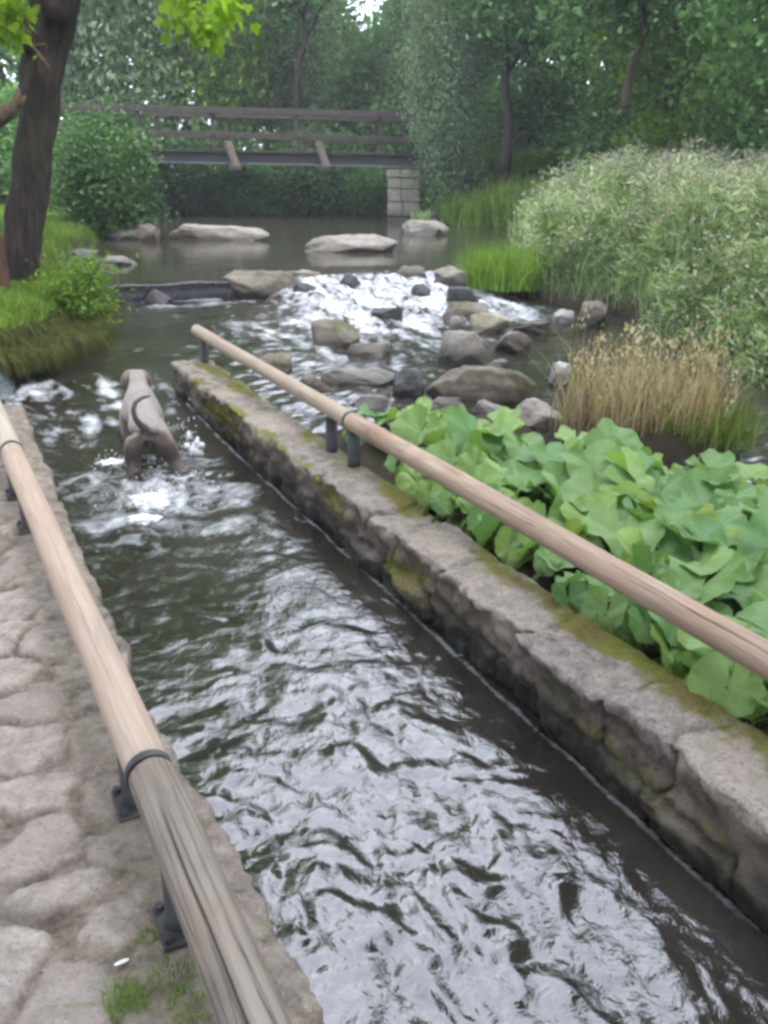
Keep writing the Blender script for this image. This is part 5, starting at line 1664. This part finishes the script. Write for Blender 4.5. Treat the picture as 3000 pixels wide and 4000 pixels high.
# ------------------------------------------------------------------ dog wading away from the viewer
def dog():
    origin = Vector((-1.53, 5.40, 0.0))
    fwd = Vector((-0.33, 1.0, 0)).normalized()
    rgt = Vector((fwd.y, -fwd.x, 0))
    J = {}          # name: (right, forward, up, radius_x, radius_y)
    chain = []
    def j(name, r_, f_, u_, rad, rad2=None, link_to=None):
        J[name] = (r_, f_, u_, rad, rad2 or rad)
        if link_to: chain.append((link_to, name))
    j('pelvis', 0, 0.06, 0.275, 0.100, 0.085)
    j('loin', 0, 0.26, 0.28, 0.118, 0.105, 'pelvis')
    j('ribs', 0, 0.50, 0.265, 0.138, 0.145, 'loin')
    j('chest', 0, 0.74, 0.28, 0.122, 0.145, 'ribs')
    j('neck', 0.0, 0.93, 0.345, 0.080, 0.086, 'chest')
    j('poll', 0.01, 1.07, 0.40, 0.070, 0.070, 'neck')
    j('skull', 0.012, 1.15, 0.39, 0.066, 0.062, 'poll')
    j('muzzle', 0.016, 1.26, 0.34, 0.043, 0.04, 'skull')
    j('nose', 0.018, 1.33, 0.315, 0.032, 0.03, 'muzzle')
    for sgn, side in ((-1, 'l'), (1, 'r')):
        w = 0.0 if sgn < 0 else 1.0
        j('hip' + side, sgn * (0.078 + 0.006 * w), 0.02, 0.235, 0.066, 0.085, 'pelvis')
        j('thigh' + side, sgn * (0.098 + 0.022 * w), 0.04, 0.135, 0.056, 0.074, 'hip' + side)
        j('knee' + side, sgn * (0.106 + 0.055 * w), 0.04, 0.045, 0.044, 0.052, 'thigh' + side)
        j('hock' + side, sgn * (0.110 + 0.092 * w), -0.09, -0.045, 0.031, 0.036, 'knee' + side)
        j('shank' + side, sgn * (0.112 + 0.105 * w), -0.07, -0.18, 0.026, 0.028, 'hock' + side)
        j('paw' + side, sgn * (0.112 + 0.110 * w), -0.02, -0.31, 0.034, 0.03, 'shank' + side)
        j('shoulder' + side, sgn * 0.095, 0.76, 0.20, 0.085, 0.09, 'chest')
        j('elbow' + side, sgn * 0.105, 0.72, 0.05, 0.048, 0.05, 'shoulder' + side)
        j('wrist' + side, sgn * 0.10, 0.76, -0.15, 0.032, 0.032, 'elbow' + side)
        j('fpaw' + side, sgn * 0.10, 0.80, -0.31, 0.034, 0.03, 'wrist' + side)
        j('earb' + side, sgn * 0.062, 1.12, 0.42, 0.026, 0.026, 'skull')
        j('earm' + side, sgn * 0.088, 1.10, 0.385, 0.040, 0.020, 'earb' + side)
        j('eart' + side, sgn * 0.098, 1.11, 0.305, 0.028, 0.014, 'earm' + side)
    j('tail0', 0.0, -0.035, 0.300, 0.034, 0.034, 'pelvis')
    j('tail1', -0.035, -0.09, 0.335, 0.024, 0.024, 'tail0')
    j('tail2', -0.070, -0.11, 0.390, 0.019, 0.019, 'tail1')
    j('tail3', -0.078, -0.10, 0.445, 0.017, 0.017, 'tail2')
    j('tail4', -0.058, -0.08, 0.49, 0.015, 0.015, 'tail3')
    j('tail5', -0.012, -0.06, 0.512, 0.012, 0.012, 'tail4')
    j('tail6', 0.038, -0.05, 0.516, 0.007, 0.007, 'tail5')
    names = list(J)
    me = bpy.data.meshes.new('dog')
    me.from_pydata([J[n][:3] for n in names], [(names.index(a), names.index(b)) for a, b in chain], [])
    o = bpy.data.objects.new('dog_skeleton', me)
    COL.objects.link(o)
    sk = o.modifiers.new('skin', 'SKIN')
    sk.branch_smoothing = 0.6
    for i, n in enumerate(names):
        v = me.skin_vertices[0].data[i]
        v.radius = (J[n][3], J[n][4])
        v.use_root = (n == 'pelvis')
    ss = o.modifiers.new('sub', 'SUBSURF')
    ss.levels = ss.render_levels = 3
    dg = bpy.context.evaluated_depsgraph_get()
    ev = o.evaluated_get(dg)
    m2 = bpy.data.meshes.new_from_object(ev)
    bpy.data.objects.remove(o)
    nv = len(m2.vertices)
    co = np.empty(nv * 3, np.float32)
    m2.vertices.foreach_get('co', co)
    co = co.reshape(-1, 3)
    # coat: paler back, dark tail, brown legs and rump
    r_, f_, u_ = co.T
    tail = ((f_ < -0.065) & (u_ > 0.28)) | ((u_ > 0.41) & (f_ < 0.2))
    leg = smooth(0.24, 0.12, u_) * (f_ < 0.3)
    rump = smooth(0.0, -0.05, f_) * smooth(0.33, 0.27, u_)
    ear = smooth(0.07, 0.09, np.abs(r_)) * (f_ > 1.02)
    dark = np.clip(np.maximum.reduce([tail * 1.0, leg * 0.95, rump * 0.9, ear * 0.55]), 0, 1)
    at = m2.attributes.new('coat', 'FLOAT', 'POINT')
    at.data.foreach_set('value', dark.astype(np.float32))
    t = NT('short grey brown coat')
    n = t.noise(t.stretch(t.obj(), (1, .4, 1)), 60, 4, 0.7)
    c = t.ramp(t.attr('coat'), [(0.0, (0.29, 0.245, 0.222)), (0.55, (0.105, 0.075, 0.068)), (1.0, (0.05, 0.04, 0.042))])
    c = t.mix(t.ramp(n, [(0.3, 0.45), (0.62, 0.0)]), c, (0.07, 0.055, 0.048))
    c = t.mix(t.ramp(t.noise(t.obj(), 7, 4), [(0.4, 0.0), (0.7, 0.45)]), c, (0.12, 0.095, 0.08))
    m2.materials.clear()
    m2.materials.append(t.done(t.bsdf(c, 0.6, t.bump(n, 0.5, 0.008), spec=0.3, Sheen_Weight=0.2)))
    for pgn in m2.polygons:
        pgn.use_smooth = True
    m2.name = 'dog'
    d = link('dog', m2)
    d.matrix_world = Matrix(((rgt.x, fwd.x, 0, origin.x), (rgt.y, fwd.y, 0, origin.y), (0, 0, 1, 0.0), (0, 0, 0, 1)))
    tag(d, 'grey brown dog with a curled dark tail wading away up the channel', 'dog')
dog()

# ------------------------------------------------------------------ unseen trees added round the viewer to cut sky light on the channel
for k, (x, y, kd, sc, lab) in enumerate([
  (-8.5, 2.5, 'broad_dark', 1.25, 'unseen dark tree added left of the path for shade'), (9.0, 3.5, 'broad_mid', 1.2, 'unseen green tree added right of the stream for shade'),
  (-6.0, -5.5, 'broad_mid', 1.3, 'unseen green tree added behind the viewer on the left for shade'), (4.5, -6.5, 'broad_dark', 1.3, 'unseen dark tree added behind the viewer on the right for shade'),
  (10.5, -3.0, 'broad_dark', 1.3, 'unseen dark tree added far right behind the viewer for shade'), (-12.0, -2.0, 'broad_dark', 1.3, 'unseen dark tree added far left behind the viewer for shade'),
  (-1.0, -11.0, 'broad_dark', 1.4, 'unseen dark tree added straight behind the viewer for shade'), (-13.0, 8.5, 'broad_mid', 1.3, 'unseen green tree added left of the grass bank for shade'),
  (8.2, 9.0, 'broad_dark', 1.15, 'unseen dark tree added right of the weeds for shade'), (-7.0, 6.0, 'broad_mid', 1.0, 'unseen green tree added beside the path on the left for shade')]):
    e = tree(0, y, kd, sc, lab, xy=x)
    if y > 4:
        for c in [o for o in bpy.data.objects if o.parent == e and o.name.startswith('crown')]:
            c.location.z = 3.2

# ------------------------------------------------------------------ damp air under the trees
hz = MB()
hz.add(*box(0, 18, 10.5, 144, 120, 25))
t = NT('damp air')
v = t.n('VolumePrincipled', None, Density=0.0017, Anisotropy=0.2)
v.inputs['Color'].default_value = (0.88, 0.93, 0.97, 1)
t.t.links.new(v.outputs[0], t.out.inputs['Volume'])
tag(hz.build('haze', t.m, None, False), 'pale damp haze among the trees', 'haze', kind='stuff')
